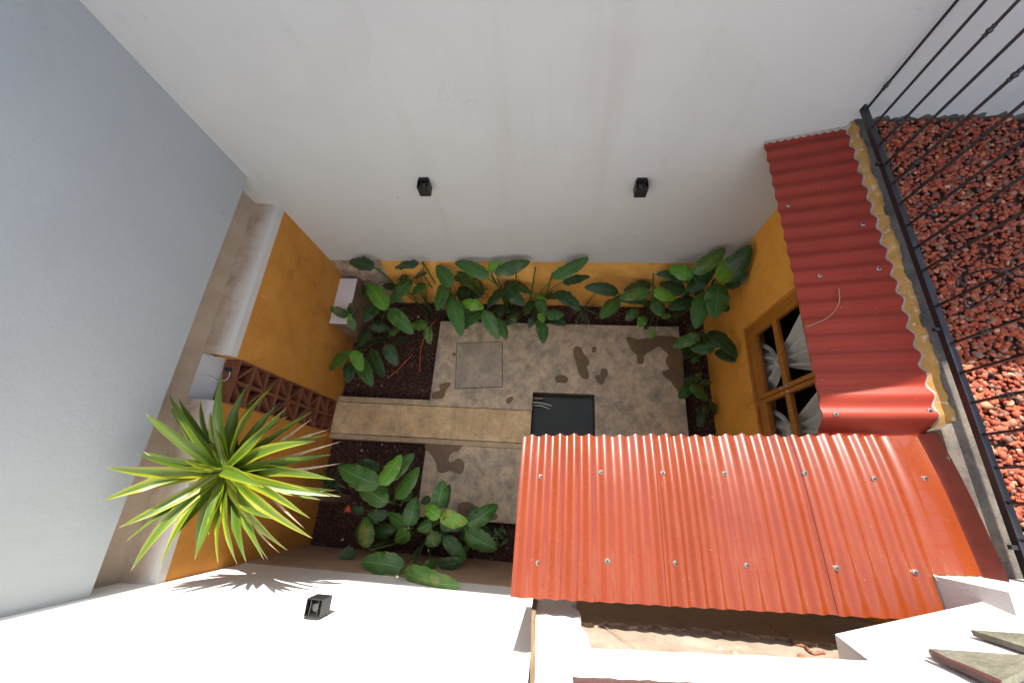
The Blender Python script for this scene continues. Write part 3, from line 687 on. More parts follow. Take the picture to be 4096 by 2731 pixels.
# white masonry pier, bottom right
zN = 2.87
A = atz(*C6(565, 790), zN); Lr = atz(*C6(2200, 432), zN); dL = (Lr - A).normalized(); E2 = A + dL * 1.6
EB = atz(*C6(605, 1045), zN); tip = atx(*C6(890, 1040), A.x)
nL = Vector((-dL.y, dL.x, 0))   # towards the courtyard
pr = empty('masonry_pier', (1.9, -.6, 2.87), 'bright white masonry pier with mossy patches darkened as shade in the lower right corner', 'pier')
m = MB(); up = Vector((0, 0, 1.1))
A2 = A + (tip - A) * 1.0
m.add([A, E2, E2 + up, A2 + up, A2], [(0, 4, 3, 2, 1)])
m.add([A, A2, A2 + up, Vector((A.x, -.66, zN + 1.1)), Vector((A.x, -.66, zN))], [(0, 1, 2, 3, 4)])
m.add([A, E2, Vector((E2.x, -1.2, zN)), Vector((A.x, -1.2, zN))], [(0, 1, 2, 3)])
m.add([A2 + up, E2 + up, Vector((E2.x, -1.2, zN + 1.1)), Vector((EB.x, -1.2, zN + 1.1))], [(0, 1, 2, 3)])
m.build('pier_face', 'white_plaster', pr)
def onN(p, out=0.0):
    d = ray(*C6(*p)); t = nL.dot(A - C0) / nL.dot(d); return C0 + d * t + nL * out
def patch(poly, out, th):
    q = [onN(p, out) for p in poly]; m = MB(); k = len(q); bb = [x - nL * th for x in q]
    m.add(q + bb, [tuple(range(k))]); m.add(q + bb, [(i, (i + 1) % k, (i + 1) % k + k, i + k) for i in range(k)]); return m
patch([(1850, 760), (2000, 772), (2352, 795), (2520, 806), (2520, 972), (2352, 920), (2100, 838)], .004, .02).build('mossy_shade_patch', 'mossy_shade_concrete', pr)  # flat patches on the face; the openings' shade is in their dark colour
patch([(1455, 938), (1800, 962), (2352, 1000), (2520, 1012), (2520, 1100), (2352, 1150), (2150, 1250), (1900, 1140), (1700, 1058)], .004, .02).build('mossy_shade_patch', 'mossy_shade_concrete', pr)
patch([(1450, 958), (1700, 1055), (1900, 1137), (2150, 1247), (2140, 1275), (2050, 1245), (1780, 1115), (1600, 1035), (1480, 985)], .006, .02).build('dark_strip', 'red_paint_wood', pr)  # dark edge of the opening, drawn as a flat strip
# lower pier against which the large roof is cut
m = MB(); x0 = 1.777
m.add([(x0, -.25, 2.5), (2.6, -.21, 2.5), (2.6, -.21, 2.99), (x0, -.25, 2.99), (x0, -.62, 2.5), (x0, -.62, 2.99), (2.6, -.62, 2.99)], [(0, 3, 2, 1), (0, 4, 5, 3), (3, 5, 6, 2)])
tag(m.build('masonry_block', 'white_plaster'), 'low white masonry block notched into the right end of the large roof', 'block')

# ================================================================== LAMPS
def lamp(x, z, ywall, sgn, lab):
    """box open at top and bottom; sgn = direction from the wall into the yard (-1: towards -y)"""
    t = empty('wall_lamp', (x, ywall, z), lab, 'wall lamp', 'black box lamps on the white walls')
    w_, d, h, k = .05, .105, .115, .004
    def ybox(m, xa, xb, da, db, za, zb):
        ya, yb = ywall + sgn * da, ywall + sgn * db; m.box(xa, xb, min(ya, yb), max(ya, yb), za, zb)
    m = MB(); ybox(m, x - w_, x - w_ + k, .012, d, z - h / 2, z + h / 2); ybox(m, x + w_ - k, x + w_, .012, d, z - h / 2, z + h / 2)
    ybox(m, x - w_ + k, x + w_ - k, d - k, d, z - h / 2, z + h / 2); ybox(m, x - w_ + k, x + w_ - k, .012, .012 + k, z - h / 2, z + h / 2)
    m.build('housing', 'lamp_metal', t, bevel=.001)
    m = MB(); ybox(m, x - .042, x + .042, .001, .0125, z - .045, z + .066); m.build('back_plate', 'black_plastic', t)
    m = MB(); ybox(m, x - w_ + k, x + w_ - k, .016, d - k, z - .012, z + .012); m.build('divider', 'lamp_inside', t)
    for s2 in (-1, 1):
        m = MB(); m.lathe((x, ywall + sgn * .055, z + s2 * .0125), (0, 0, s2), [(0, .024), (.016, .028), (.018, .02)], 12); m.build('lens', 'lamp_inside', t)
    for sx in (-1, 1):
        m = MB(); ybox(m, x + sx * .024 - .0015, x + sx * .024 + .0015, .02, d - .01, z + .0125, z + .05); m.build('flap', 'lamp_inside', t)
p = aty(*(1500 + 352 / 1.809, 600 + 202 / 1.809), YT); lamp(p.x, p.z - .0575, YT, -1, 'black box lamp nearer the corner with the stepped wall')
p = aty(*(1500 + 1932 / 1.809, 600 + 205 / 1.809), YT); lamp(p.x, p.z - .0575, YT, -1, 'black box lamp on the tall white wall nearer the narrow red roof')
lamp(-1.365, 2.19, YB, 1, 'black box lamp on the sunlit wall beside the spiky yucca shadow')

# ================================================================== RAILING
rl = empty('balcony_railing', (2.05, 1.1, 2.78), 'black wrought iron railing with vertical bars and scrolls in front of red gravel', 'railing')
m = MB(); m.prism([(2.030, 2.56, 2.806), (2.062, 2.56, 2.806), (2.086, -.32, 2.806), (2.054, -.32, 2.806)][::-1], (0, 0, .032)); m.build('rail', 'black_metal', rl, bevel=.002)
m = MB(); m.prism([(2.030, 2.56, 3.80), (2.068, 2.56, 3.80), (2.092, -.32, 3.80), (2.054, -.32, 3.80)][::-1], (0, 0, .03)); m.build('rail', 'black_metal', rl, bevel=.002)
def rx(y): return 2.047 + (2.53 - y) * .0083
bars = [2.515, 2.358, 2.199, 2.048, 1.893, 1.741, 1.585, 1.433, 1.285, 1.064, .845, .69, .538, .384, .232, .082, -.07, -.22]
for k, y in enumerate(bars):
    x = rx(y); m = MB(); q = .0056
    m.box(x - q, x + q, y - q, y + q, 2.80, 3.772); bo = m.build('bar', 'black_metal', rl)
    if k % 2 == 0 and k not in (9,) or k == 10:
        if k in (12, 14, 16): pass
        for zc in (2.967, 3.478):
            m = MB(); m.lathe((x, y, zc - .03), (0, 0, 1), [(0, .007), (.004, .011), (.011, .011), (.014, .008), (.017, .010), (.030, .0155), (.043, .010), (.046, .008), (.049, .011), (.056, .011), (.06, .007)], 12)
            m.build('collar', 'black_metal', bo)
yc = 1.064; xs_ = rx(yc)
def scroll(sy, sz, z0):
    """C scroll leaving the bar and curling back at its end"""
    pts = []
    for i in range(40):
        t = i / 39
        if t < .45:
            u = t / .45; y = .012 + .075 * (u ** .8); z = .10 - .17 * u + .045 * math.sin(u * math.pi) 
        else:
            u = (t - .45) / .55; a = u * 2.9 * math.pi; r = .032 * (1 - .78 * u)
            y = .087 - .032 + r * math.cos(-a) + .0; z = -.07 - r * math.sin(a)
        pts.append((xs_, yc + sy * y, z0 + sz * z))
    m = MB(); m.tube(pts, .0045, 7); m.build('scroll', 'black_metal', rl)
for sy in (-1, 1):
    scroll(sy, 1, 3.03); scroll(sy, -1, 3.27); scroll(sy, 1, 3.53)
m = MB()
for z in (3.15, 3.40): m.lathe((xs_, yc, z - .012), (0, 0, 1), [(0, .009), (.006, .014), (.018, .014), (.024, .009)], 10)
m.build('scroll_clip', 'black_metal', rl)
for y in (2.06, .93, -.1): 
    m = MB().box(rx(y) - .045, rx(y) - .012, y - .009, y + .009, 2.782, 2.80); m.build('bracket', 'black_metal', rl)

# ================================================================== GRAVEL
ico_v = []; ph_ = (1 + 5 ** .5) / 2
for a in (-1, 1):
    for c in (-ph_, ph_): ico_v += [(0, a, c), (a, c, 0), (c, 0, a)]
ico_v = np.array(ico_v, float); ico_v /= np.linalg.norm(ico_v[0])
import itertools
el = min(np.linalg.norm(ico_v[i] - ico_v[j]) for i, j in itertools.combinations(range(12), 2)) * 1.01
ico_f = []
for i, j, k in itertools.combinations(range(12), 3):
    if all(np.linalg.norm(ico_v[a] - ico_v[c]) < el for a, c in ((i, j), (j, k), (i, k))):
        nrm = np.cross(ico_v[j] - ico_v[i], ico_v[k] - ico_v[i]); ico_f.append((i, j, k) if nrm @ ico_v[i] > 0 else (i, k, j))
ico_f = np.array(ico_f)
def pebbles(name, pts, size, mat, label, cat, flatness=.75):
    n = len(pts); V = np.repeat(ico_v[None], n, 0) * (1 + rng.uniform(-.27, .27, (n, 12, 1)))
    V *= rng.uniform(.7, 1.35, (n, 1, 3)) * np.array([1, 1, flatness])
    ang = rng.uniform(0, 2 * np.pi, n); ca, sa = np.cos(ang), np.sin(ang)
    Rz = np.zeros((n, 3, 3)); Rz[:, 0, 0] = ca; Rz[:, 0, 1] = -sa; Rz[:, 1, 0] = sa; Rz[:, 1, 1] = ca; Rz[:, 2, 2] = 1
    tb = rng.uniform(-.6, .6, n); Rx = np.zeros((n, 3, 3)); Rx[:, 0, 0] = 1; Rx[:, 1, 1] = np.cos(tb); Rx[:, 1, 2] = -np.sin(tb); Rx[:, 2, 1] = np.sin(tb); Rx[:, 2, 2] = np.cos(tb)
    V = np.einsum('nij,nkj->nki', Rz @ Rx, V) * np.asarray(size)[:, None, None] + np.asarray(pts)[:, None, :]
    F = (ico_f[None] + (np.arange(n) * 12)[:, None, None]).reshape(-1)
    me = bpy.data.meshes.new(name); me.vertices.add(n * 12); me.vertices.foreach_set('co', V.reshape(-1).astype(np.float32))
    nf = n * 20; me.loops.add(nf * 3); me.loops.foreach_set('vertex_index', F.astype(np.int32)); me.polygons.add(nf)
    me.polygons.foreach_set('loop_start', (np.arange(nf) * 3).astype(np.int32)); me.polygons.foreach_set('use_smooth', np.ones(nf, bool))
    me.update(calc_edges=True); me.validate(); me.materials.append(M(mat))
    o = bpy.data.objects.new(name, me); COL.objects.link(o); return tag(o, label, cat, kind='stuff')
n = 14500; sz = rng.uniform(.0095, .0155, n) * (1 + .55 * (rng.random(n) < .10)) * rng.uniform(.75, 1.1, n)
pts = np.stack([2.20 + 1.75 * rng.random(n) ** 1.15, rng.uniform(-.55, 2.55, n), 2.662 + rng.random(n) * .022], 1)
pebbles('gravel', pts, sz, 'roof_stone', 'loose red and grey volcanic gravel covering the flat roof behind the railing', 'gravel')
P = []
def bedfill(x0, x1, y0, y1, dens):
    k = int((x1 - x0) * (y1 - y0) * dens); P.append(np.stack([rng.uniform(x0, x1, k), rng.uniform(y0, y1, k), SOIL + rng.uniform(-.012, .012, k)], 1))
dn = 5200
bedfill(XL, SLX0 - .01, 1.02, 2.45, dn); bedfill(SLX0, SLX1, 2.125, 2.45, dn); bedfill(SLX1 + .01, XW, -.3, 2.45, dn * .8)
bedfill(XL, SLX0 + .02, -.77, .458, dn); bedfill(SLX0 + .02, .5, -.77, -.37, dn)
P = np.concatenate(P)
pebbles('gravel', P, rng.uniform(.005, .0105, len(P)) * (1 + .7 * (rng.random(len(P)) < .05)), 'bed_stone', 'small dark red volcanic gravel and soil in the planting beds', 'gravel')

# ================================================================== LID, PUDDLES, BOX, POOL PIPES
lid = [atz(*C3(1210, 887)), atz(*C3(1585, 875)), atz(*C3(1587, 1245)), atz(*C3(1198, 1260))]
cx_ = sum(lid, Vector()) / 4
mc = empty('inspection_cover', cx_, 'square grey concrete inspection cover let into the patio', 'cover')
m = MB(); o_ = [cx_ + (p - cx_) * 1.028 for p in lid]; m.prism([p + Vector((0, 0, .003)) for p in reversed(o_)], (0, 0, .02)); m.build('frame', 'screw_hole', mc)
m = MB(); m.prism([p + Vector((0, 0, .008)) for p in reversed(lid)], (0, 0, .02)); m.build('lid', 'lid_concrete', mc, bevel=.003)
def smooth_poly(q, it=2):
    for _ in range(it):
        r_ = []
        for i in range(len(q)):
            a, c = q[i], q[(i + 1) % len(q)]; r_ += [a * .75 + c * .25, a * .25 + c * .75]
        q = r_
    return q
PUD = [
 (C4, [(475, 870), (500, 845), (540, 860), (552, 900), (575, 930), (605, 960), (605, 995), (580, 1010), (600, 1060), (600, 1105), (570, 1115), (530, 1090), (505, 1030), (495, 960), (475, 935)], 'long brown damp patch on the patio between two smaller damp patches'),
 (C4, [(622, 860), (640, 850), (660, 855), (658, 890), (635, 908), (620, 895)], 'smallest brown damp patch on the patio above the kidney shaped one'),
 (C4, [(690, 1030), (725, 1020), (750, 1045), (745, 1085), (725, 1110), (715, 1145), (690, 1155), (660, 1130), (643, 1095), (655, 1075), (690, 1075)], 'kidney shaped brown damp patch on the patio'),
 (C4, [(332, 1080), (395, 1072), (435, 1095), (438, 1125), (410, 1145), (370, 1135), (335, 1135)], 'flat oval damp patch just above the pool'),
 (C4, [(885, 790), (910, 772), (945, 785), (985, 800), (1060, 785), (1110, 768), (1200, 770), (1310, 780), (1330, 900), (1345, 1100), (1352, 1230), (1310, 1220), (1270, 1170), (1240, 1125), (1190, 1095), (1165, 1050), (1195, 1040), (1235, 1035), (1200, 985), (1200, 950), (1228, 920), (1180, 880), (1145, 845), (1100, 885), (1030, 915), (1033, 985), (1000, 995), (975, 980), (975, 915), (935, 890), (910, 840)], 'largest damp patch spreading along the right side of the patio'),
 (C2, [(1150, 250), (1190, 240), (1250, 225), (1400, 222), (1535, 235), (1510, 260), (1450, 285), (1440, 320), (1380, 330), (1350, 370), (1345, 410), (1385, 415), (1400, 390), (1440, 380), (1480, 410), (1478, 480), (1450, 518), (1400, 505), (1360, 480), (1300, 508), (1250, 495), (1245, 430), (1225, 380), (1180, 330), (1145, 300)], 'branching brown damp patch on the smaller slab beside the walkway'),
 (C2, [(1415, 790), (1440, 750), (1490, 740), (1540, 755), (1590, 790), (1700, 830), (1765, 850), (1750, 900), (1650, 895), (1500, 890), (1430, 850)], 'damp patch at the planted edge of the smaller slab'),
 (C3, [(1050, 1235), (1095, 1215), (1160, 1205), (1150, 1245), (1115, 1270), (1105, 1340), (1060, 1350), (990, 1350), (995, 1300), (1030, 1285), (1075, 1280)], 'damp patch beside the gravel bed left of the square cover'),
 (C3, [(1620, 1350), (1650, 1330), (1685, 1330), (1675, 1360), (1645, 1390), (1615, 1380)], 'small damp patch near the corner of the pool'),
 (C3, [(1165, 975), (1175, 960), (1200, 965), (1200, 985), (1180, 992)], 'tiny damp spot left of the square cover'),
]
for f_, pl, lab in PUD:
    q = smooth_poly([atz(*f_(x, y), .004) for x, y in pl]); c = sum(q, Vector()) / len(q)
    m = MB(); m.add(q, [tuple(range(len(q) - 1, -1, -1))]); o = m.build('damp_patch', 'damp_concrete', loc=(c.x, c.y, .004)); tag(o, lab, 'damp patch', 'damp patches on the concrete')
# masonry box with white top
bx = empty('masonry_box', (-2.66, 2.1, 0), 'low brown masonry box with white painted top against the ochre wall', 'box')
zb = .585; c1 = atz(1362, 1113, zb); c2 = atz(1424, 1114, zb); c3 = atz(1400, 1299, zb); c4 = atz(1329, 1300, zb)
ya, yb_ = 1.80, 2.44; xa, xb_ = XL + .003, -2.535
MB().box(xa, xb_ - .003, ya + .003, yb_ - .003, -.3, zb - .02).build('box_body', 'box_side', bx, bevel=.006)
MB().box(xa, xb_, ya, yb_, zb - .02, zb).build('box_top', 'white_box', bx, bevel=.004)
# pool pipes
def pool_pipe(p0, p1, p2, r, mat, lab):
    pts = [Vector(p0).lerp(Vector(p1), t).lerp(Vector(p1).lerp(Vector(p2), t), t) for t in np.linspace(0, 1, 14)]
    tag(MB().tube(pts, r, 8).build('pipe', mat), lab, 'pipe')
pool_pipe((PX0 + .004, 1.055, -.07), (PX0 + .12, 1.06, -.07), (PX0 + .245, 1.03, -.125), .011, 'white_cable', 'white hose nearest the pool rim bending into the water')
pool_pipe((PX0 + .004, 1.02, -.085), (PX0 + .12, 1.03, -.085), (PX0 + .22, .99, -.135), .009, 'white_cable', 'lower white hose dipping into the water below the first hose')
pool_pipe((PX0 + .004, 1.105, -.055), (PX0 + .08, 1.105, -.055), (PX0 + .13, 1.105, -.055), .011, 'copper_pipe', 'short reddish pipe stub sticking out of the pool side')
# cable with black box on the wall gap
cb = empty('cable', (-2.85, .8, 1.8), 'thin white cable ending in a small black box on the clay screen', 'cable')
C8 = crop(800, 1350, 3.485)
def onsill(p):
    d = ray(*C8(*p)); P0 = Vector((XR, 0, ZL + .018)); nn = Vector((ZL + .01 - 1.735, 0, .08)).normalized(); return C0 + d * (nn.dot(P0 - C0) / nn.dot(d))
pts = [onsill((20, 520)), onsill((120, 525)), onsill((220, 570)), atx(*C8(290, 598), -2.875), atx(*C8(345, 598), -2.84), atx(*C8(390, 565), -2.80), atx(*C8(412, 510), -2.785), atx(*C8(412, 455), -2.78)]
def catmull(p, k=6):
    r_ = []
    for i in range(len(p) - 1):
        a, b_, c, d = p[max(i - 1, 0)], p[i], p[i + 1], p[min(i + 2, len(p) - 1)]
        for j in range(k):
            t = j / k; r_.append(.5 * ((2 * b_) + (c - a) * t + (2 * a - 5 * b_ + 4 * c - d) * t * t + (3 * b_ - a - 3 * c + d) * t ** 3))
    return r_ + [p[-1]]
MB().tube(catmull(pts), .004, 7).build('cord', 'white_cable', cb)
q = pts[-1]; MB().box(q.x - .03, q.x + .012, q.y - .012, q.y + .022, q.z - .012, q.z + .03).build('plug', 'black_plastic', cb, bevel=.003)
# twig on the narrow roof
tw = []
for (x, y) in ((1926, 662), (1928, 690), (1918, 712), (1900, 730), (1875, 742), (1850, 750)):
    p = atz(*DS(x, y), 2.62)
    for _ in range(3): p = atz(*DS(x, y), zside(p.x, p.y) + .012)
    tw.append(p)
tag(MB().tube(catmull(tw), [.0028 - .0000 * i for i in range(31)], 6).build('twig', 'twig_bark'), 'curved dry brown twig lying on the narrow red roof', 'twig')

# ================================================================== PLANTS
def bound(u, v, z, m=.05):
    """point of the pixel's ray at height z, raised along the ray until it is inside the yard"""
    for _ in range(80):
        p = atz(u, v, z)
        yl = YT - .055 if z > .85 else YT - .11
        if p.y < yl - m * .4 and p.y > YB + m and p.x > XL + m and p.x < XW - m: return p
        z += .025
    return p
def leaf_mesh(Bp, Tp, width, droop=.12, fold=.25, wave=.3, tilt=0.0, seed=0):
    rnd = random.Random(seed); Bp, Tp = Vector(Bp), Vector(Tp); ax_ = Tp - Bp; L = ax_.length; d = ax_.normalized()
    side = d.cross(Vector((0, 0, 1)))
    side = side.normalized() if side.length > .05 else Vector((1, 0, 0))
    side = (Matrix.Rotation(tilt, 3, d) @ side); up = side.cross(d).normalized()
    n = 16; k = 6; vs = []; uv = []; ph1, ph2 = rnd.uniform(0, 6), rnd.uniform(0, 6)
    for i in range(n + 1):
        t = i / n
        prof = (math.sin(math.pi * min(1, t ** .80)) ** .57) if 0 < t < 1 else 0
        prof *= 1 - .12 * t; prof = max(prof, .05 if t < .5 else .012)
        c = Bp + d * (L * t) + up * (droop * L * 4 * t * (1 - t)) + side * (.03 * L * math.sin(t * 3 + ph1))
        for j in range(k + 1):
            s = j / k * 2 - 1
            ed = abs(s) ** 2
            wv = ed * wave * width * .5 * (math.sin(t * 15 + ph1 + s) + .6 * math.sin(t * 27 + ph2)) * .5
            jag = 1 + .05 * ed * math.sin(t * 33 + ph2 + 2 * s)
            vs.append(c + side * (s * width * .5 * prof * jag) + up * (abs(s) * fold * width * .5 * prof - ed * .18 * width * prof + wv * prof)); uv.append((j / k, t))
    f = [(i * (k + 1) + j, i * (k + 1) + j + 1, (i + 1) * (k + 1) + j + 1, (i + 1) * (k + 1) + j) for i in range(n) for j in range(k)]
    return vs, f, uv
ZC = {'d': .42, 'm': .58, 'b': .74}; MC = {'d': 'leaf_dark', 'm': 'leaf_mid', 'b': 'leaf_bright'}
SEED = [100]
def canna(lab, crp, base, leaves, stubs=(), lift=0.0):
    """base: pixel where the stems leave the soil; leaves: (base px, tip px, width px, class[, z])"""
    s = {C2: 2.091, C3: 2.091, C4: 1.96}[crp]
    b0 = atz(*crp(*base), SOIL)
    b0.x = max(XL + .1, min(XW - .1, b0.x)); b0.y = max(YB + .1, min(YT - .16, b0.y))
    root = empty('canna_plant', b0, lab, 'plant', 'broad leaved plants in the beds')
    st = MB()
    for k, lf in enumerate(leaves):
        (bx_, by_), (tx_, ty_), wpx, cl = lf[:4]; z = (lf[4] if len(lf) > 4 else ZC[cl]) + lift
        SEED[0] += 1; rnd = random.Random(SEED[0])
        Bp = bound(*crp(bx_, by_), z + rnd.uniform(-.04, .04)); Tp = bound(*crp(tx_, ty_), z + rnd.uniform(-.10, .03))
        dist = (Bp - C0).length; wd = wpx / s / FPX * dist * 1.1; Tp = Tp + (Tp - Bp) * .04
        vs, f, uv = leaf_mesh(Bp, Tp, wd, rnd.uniform(.03, .10), rnd.uniform(.12, .3), rnd.uniform(.12, .3), rnd.uniform(-.35, .35), SEED[0])
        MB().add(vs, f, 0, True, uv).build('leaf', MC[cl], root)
        # petiole and stem down to the soil
        off = Vector((rnd.uniform(-.05, .05), rnd.uniform(-.05, .05), 0)); g = b0 + off
        d = (Tp - Bp).normalized(); mid1 = g.lerp(Bp, .5) + Vector((0, 0, .10)); mid2 = Bp - d * .05 + Vector((0, 0, -.04))
        cp = catmull([g, mid1, mid2, Bp + d * .02], 5); nn = len(cp)
        st.tube(cp, [.009 - .005 * i / (nn - 1) for i in range(nn)], 6, 0)
    for (pts_, z0, z1) in stubs:
        q = [bound(*crp(*p), z0 + (z1 - z0) * i / max(1, len(pts_) - 1)) for i, p in enumerate(pts_)]
        st.tube(q, [.0095] * len(q), 7, 0); tp = q[0]; dd = (q[0] - q[1]).normalized()
        st.lathe(tp - dd * .001, dd, [(0, .0093), (.004, .0085)], 7, 1)
    st.build('stem', ['green_stem', 'cut_end'], root)
canna('small plant in front of the white topped box', C3, (390, 720), [((300, 655), (150, 590), 75, 'd', .62), ((315, 655), (318, 550), 62, 'd', .62), ((312, 668), (352, 772), 62, 'm', .66), ((300, 640), (328, 690), 40, 'b', .7)])
canna('leafy plant leaning left over the gravel towards the ochre wall', C3, (650, 830), [((310, 950), (150, 1110), 108, 'm', .62), ((335, 945), (415, 1112), 92, 'b', .7), ((330, 1030), (292, 1212), 95, 'd'), ((400, 1000), (490, 1240), 105, 'm', .5), ((490, 925), (588, 1175), 105, 'd', .5), ((610, 890), (712, 1062), 100, 'd', .4)])
canna('plant with one bright leaf beside the brown side of the box', C3, (610, 770), [((635, 592), (458, 392), 125, 'b', .85), ((632, 600), (832, 805), 118, 'm', .8), ((525, 560), (430, 700), 112, 'd', .62), ((505, 540), (425, 405), 90, 'd', .6), ((490, 740), (640, 755), 85, 'd', .3), ((470, 765), (388, 915), 112, 'd', .3), ((640, 810), (725, 742), 88, 'm', .4), ((700, 870), (790, 840), 60, 'd', .2)])
canna('plant before the exposed brick with long cut stems', C3, (980, 620), [((520, 250), (310, 205), 112, 'd', 1.0), ((890, 222), (695, 250), 105, 'd', 1.0), ((835, 355), (655, 545), 118, 'm', .62), ((945, 385), (838, 470), 92, 'm', .6), ((960, 738), (825, 735), 85, 'm', .3), ((960, 750), (985, 885), 78, 'm', .35), ((860, 330), (960, 292), 55, 'd', .6), ((720, 350), (800, 330), 60, 'd', .4), ((700, 420), (590, 400), 80, 'd', .4)],
      [([(915, 198), (1030, 385)], 1.0, .6), ([(900, 272), (1000, 420)], .85, .5), ([(512, 248), (690, 385), (990, 590)], 1.0, 0.1)])
canna('plant with a yellowing leaf at the corner of the patio', C3, (1180, 610), [((1170, 400), (1035, 248), 125, 'm', .85), ((1112, 362), (1045, 605), 120, 'm', .8), ((1180, 335), (1310, 390), 92, 'm', .62), ((1248, 405), (1270, 535), 118, 'd', .5), ((1440, 470), (1212, 285), 122, 'd', .5), ((1150, 498), (1242, 815), 125, 'm', .75), ((1210, 540), (1355, 650), 100, 'm', .45), ((1430, 430), (1300, 490), 105, 'd', .35), ((1120, 450), (1095, 600), 80, 'd', .3), ((1190, 640), (1260, 690), 70, 'd', .2)])
canna('plant overhanging the patio edge next to the square cover', C3, (1430, 640), [((1412, 590), (1250, 535), 98, 'b', .72), ((1410, 622), (1238, 778), 105, 'm', .62), ((1420, 620), (1562, 835), 112, 'm', .62), ((1530, 665), (1618, 852), 98, 'm', .5), ((1550, 560), (1582, 655), 75, 'd', .3), ((1700, 648), (1605, 735), 82, 'd', .3), ((1425, 600), (1400, 560), 40, 'b', .8)])
canna('plant with paired dark leaves against the plinth between two bare cut stems', C3, (1650, 610), [((1482, 320), (1195, 218), 118, 'm', .95), ((1520, 292), (1812, 210), 118, 'd', 1.05), ((1470, 285), (1575, 200), 88, 'b', .95), ((1612, 420), (1463, 575), 108, 'd', .62), ((1620, 410), (1768, 565), 108, 'd', .62), ((1650, 385), (1832, 455), 92, 'd', .5), ((1830, 518), (1788, 642), 78, 'd', .35), ((1600, 400), (1700, 385), 70, 'd', .4)],
      [([(1478, 268), (1560, 420), (1620, 600)], .95, .0), ([(1705, 262), (1700, 400), (1695, 600)], .95, .0), ([(1866, 238), (1840, 420), (1822, 520)], .95, .35), ([(1543, 338), (1590, 440)], .8, .5)])
canna('plant with one long leaf hanging over the upper patio edge', C4, (130, 600), [((315, 325), (585, 160), 108, 'm', 1.0), ((390, 350), (602, 312), 98, 'd', .9), ((328, 428), (530, 565), 105, 'd', .7), ((255, 440), (345, 478), 72, 'd', .5), ((250, 470), (165, 440), 60, 'b', .6), ((190, 478), (262, 598), 85, 'm', .55), ((220, 640), (235, 825), 98, 'm', .6), ((262, 600), (402, 605), 82, 'm', .62), ((280, 640), (422, 680), 78, 'd', .4), ((215, 590), (245, 660), 58, 'b', .68), ((160, 620), (128, 705), 55, 'd', .3), ((20, 640), (-10, 560), 70, 'd', .3)],
      [([(318, 268), (268, 430), (220, 510)], .95, .3), ([(182, 225), (150, 420), (120, 560)], .95, .1)])
canna('plant with two bright spread leaves beside the small spiky aloe', C4, (1110, 590), [((832, 432), (572, 392), 98, 'd', .75), ((840, 482), (688, 625), 108, 'm', .62), ((1090, 432), (842, 470), 105, 'm', .85), ((1102, 430), (1278, 472), 95, 'b', .9), ((1090, 372), (875, 412), 90, 'd', .62), ((1060, 485), (795, 485), 75, 'd', .5), ((1100, 490), (1180, 612), 95, 'm', .45), ((985, 560), (888, 645), 72, 'm', .3), ((1042, 620), (985, 695), 72, 'b', .3), ((1112, 720), (1082, 790), 50, 'b', .2), ((1080, 520), (990, 500), 80, 'd', .4), ((1060, 700), (1035, 715), 30, 'm', .1)],
      [([(1105, 275), (1100, 490)], .95, .5)])
canna('plant with a bright leaf and a large leaf reaching onto the white wall', C4, (1290, 640), [((1415, 312), (1228, 240), 105, 'b', 1.05), ((1390, 325), (1132, 295), 88, 'd', .85), ((1420, 290), (1655, 88), 108, 'm', 1.15), ((1370, 415), (1592, 220), 115, 'd', .9), ((1355, 420), (1160, 360), 115, 'd', .7), ((1430, 482), (1222, 552), 105, 'd', .65), ((1280, 480), (1165, 490), 70, 'd', .4), ((1420, 420), (1500, 420), 90, 'd', .5), ((1240, 600), (1170, 635), 40, 'b', .1)],
      [([(1395, 318), (1355, 440), (1300, 600)], 1.0, .05), ([(1420, 530), (1310, 620)], .5, .1)])
canna('tallest plant in the corner by the house wall with a bright upright leaf', C4, (1480, 640), [((1610, 342), (1755, 152), 118, 'b', 1.25), ((1668, 350), (1872, 75), 135, 'd', 1.15), ((1670, 392), (1832, 262), 105, 'd', .95), ((1615, 358), (1572, 622), 148, 'm', 1.15), ((1540, 418), (1435, 705), 122, 'm', .95), ((1655, 500), (1670, 582), 85, 'd', .6), ((1590, 340), (1560, 350), 60, 'd', .9), ((1430, 690), (1380, 730), 40, 'd', .15)])
canna('plant leaning against the house wall beside the window corner', C4, (1420, 980), [((1455, 755), (1265, 865), 90, 'm', .65), ((1592, 850), (1398, 872), 90, 'm', .6), ((1530, 740), (1760, 925), 115, 'd', .75), ((1595, 880), (1742, 972), 85, 'd', .6), ((1405, 858), (1340, 945), 85, 'd', .4), ((1450, 960), (1410, 950), 55, 'm', .3), ((1500, 765), (1560, 800), 60, 'd', .4)])
canna('low plant with two paired pale leaves in the narrow bed right of the patio', C4, (1420, 1120), [((1460, 1115), (1345, 1112), 62, 'd', .35), ((1475, 1142), (1562, 1130), 48, 'd', .3), ((1402, 1170), (1305, 1255), 78, 'm', .4), ((1398, 1150), (1524, 1278), 88, 'm', .42), ((1430, 1080), (1490, 1068), 20, 'b', .2)])
canna('smallest seedling in the narrow bed right of the patio next to the large roof', C4, (1500, 1390), [((1508, 1370), (1432, 1342), 48, 'd', .2), ((1505, 1372), (1512, 1300), 38, 'd', .2), ((1500, 1378), (1455, 1475), 62, 'd', .25), ((1560, 1290), (1592, 1385), 42, 'd', .15), ((1555, 1280), (1560, 1340), 36, 'd', .12)])
canna('leafy plant with insect holes in its brightest leaf beside the yucca', C2, (955, 800), [((775, 602), (438, 455), 158, 'm', .75), ((762, 485), (588, 398), 100, 'd', .5), ((768, 600), (952, 362), 125, 'b', .85), ((860, 560), (1055, 345), 115, 'm', .62), ((900, 712), (1095, 465), 130, 'm', .6), ((845, 742), (578, 605), 145, 'm', .55), ((960, 742), (1032, 640), 75, 'm', .45)])
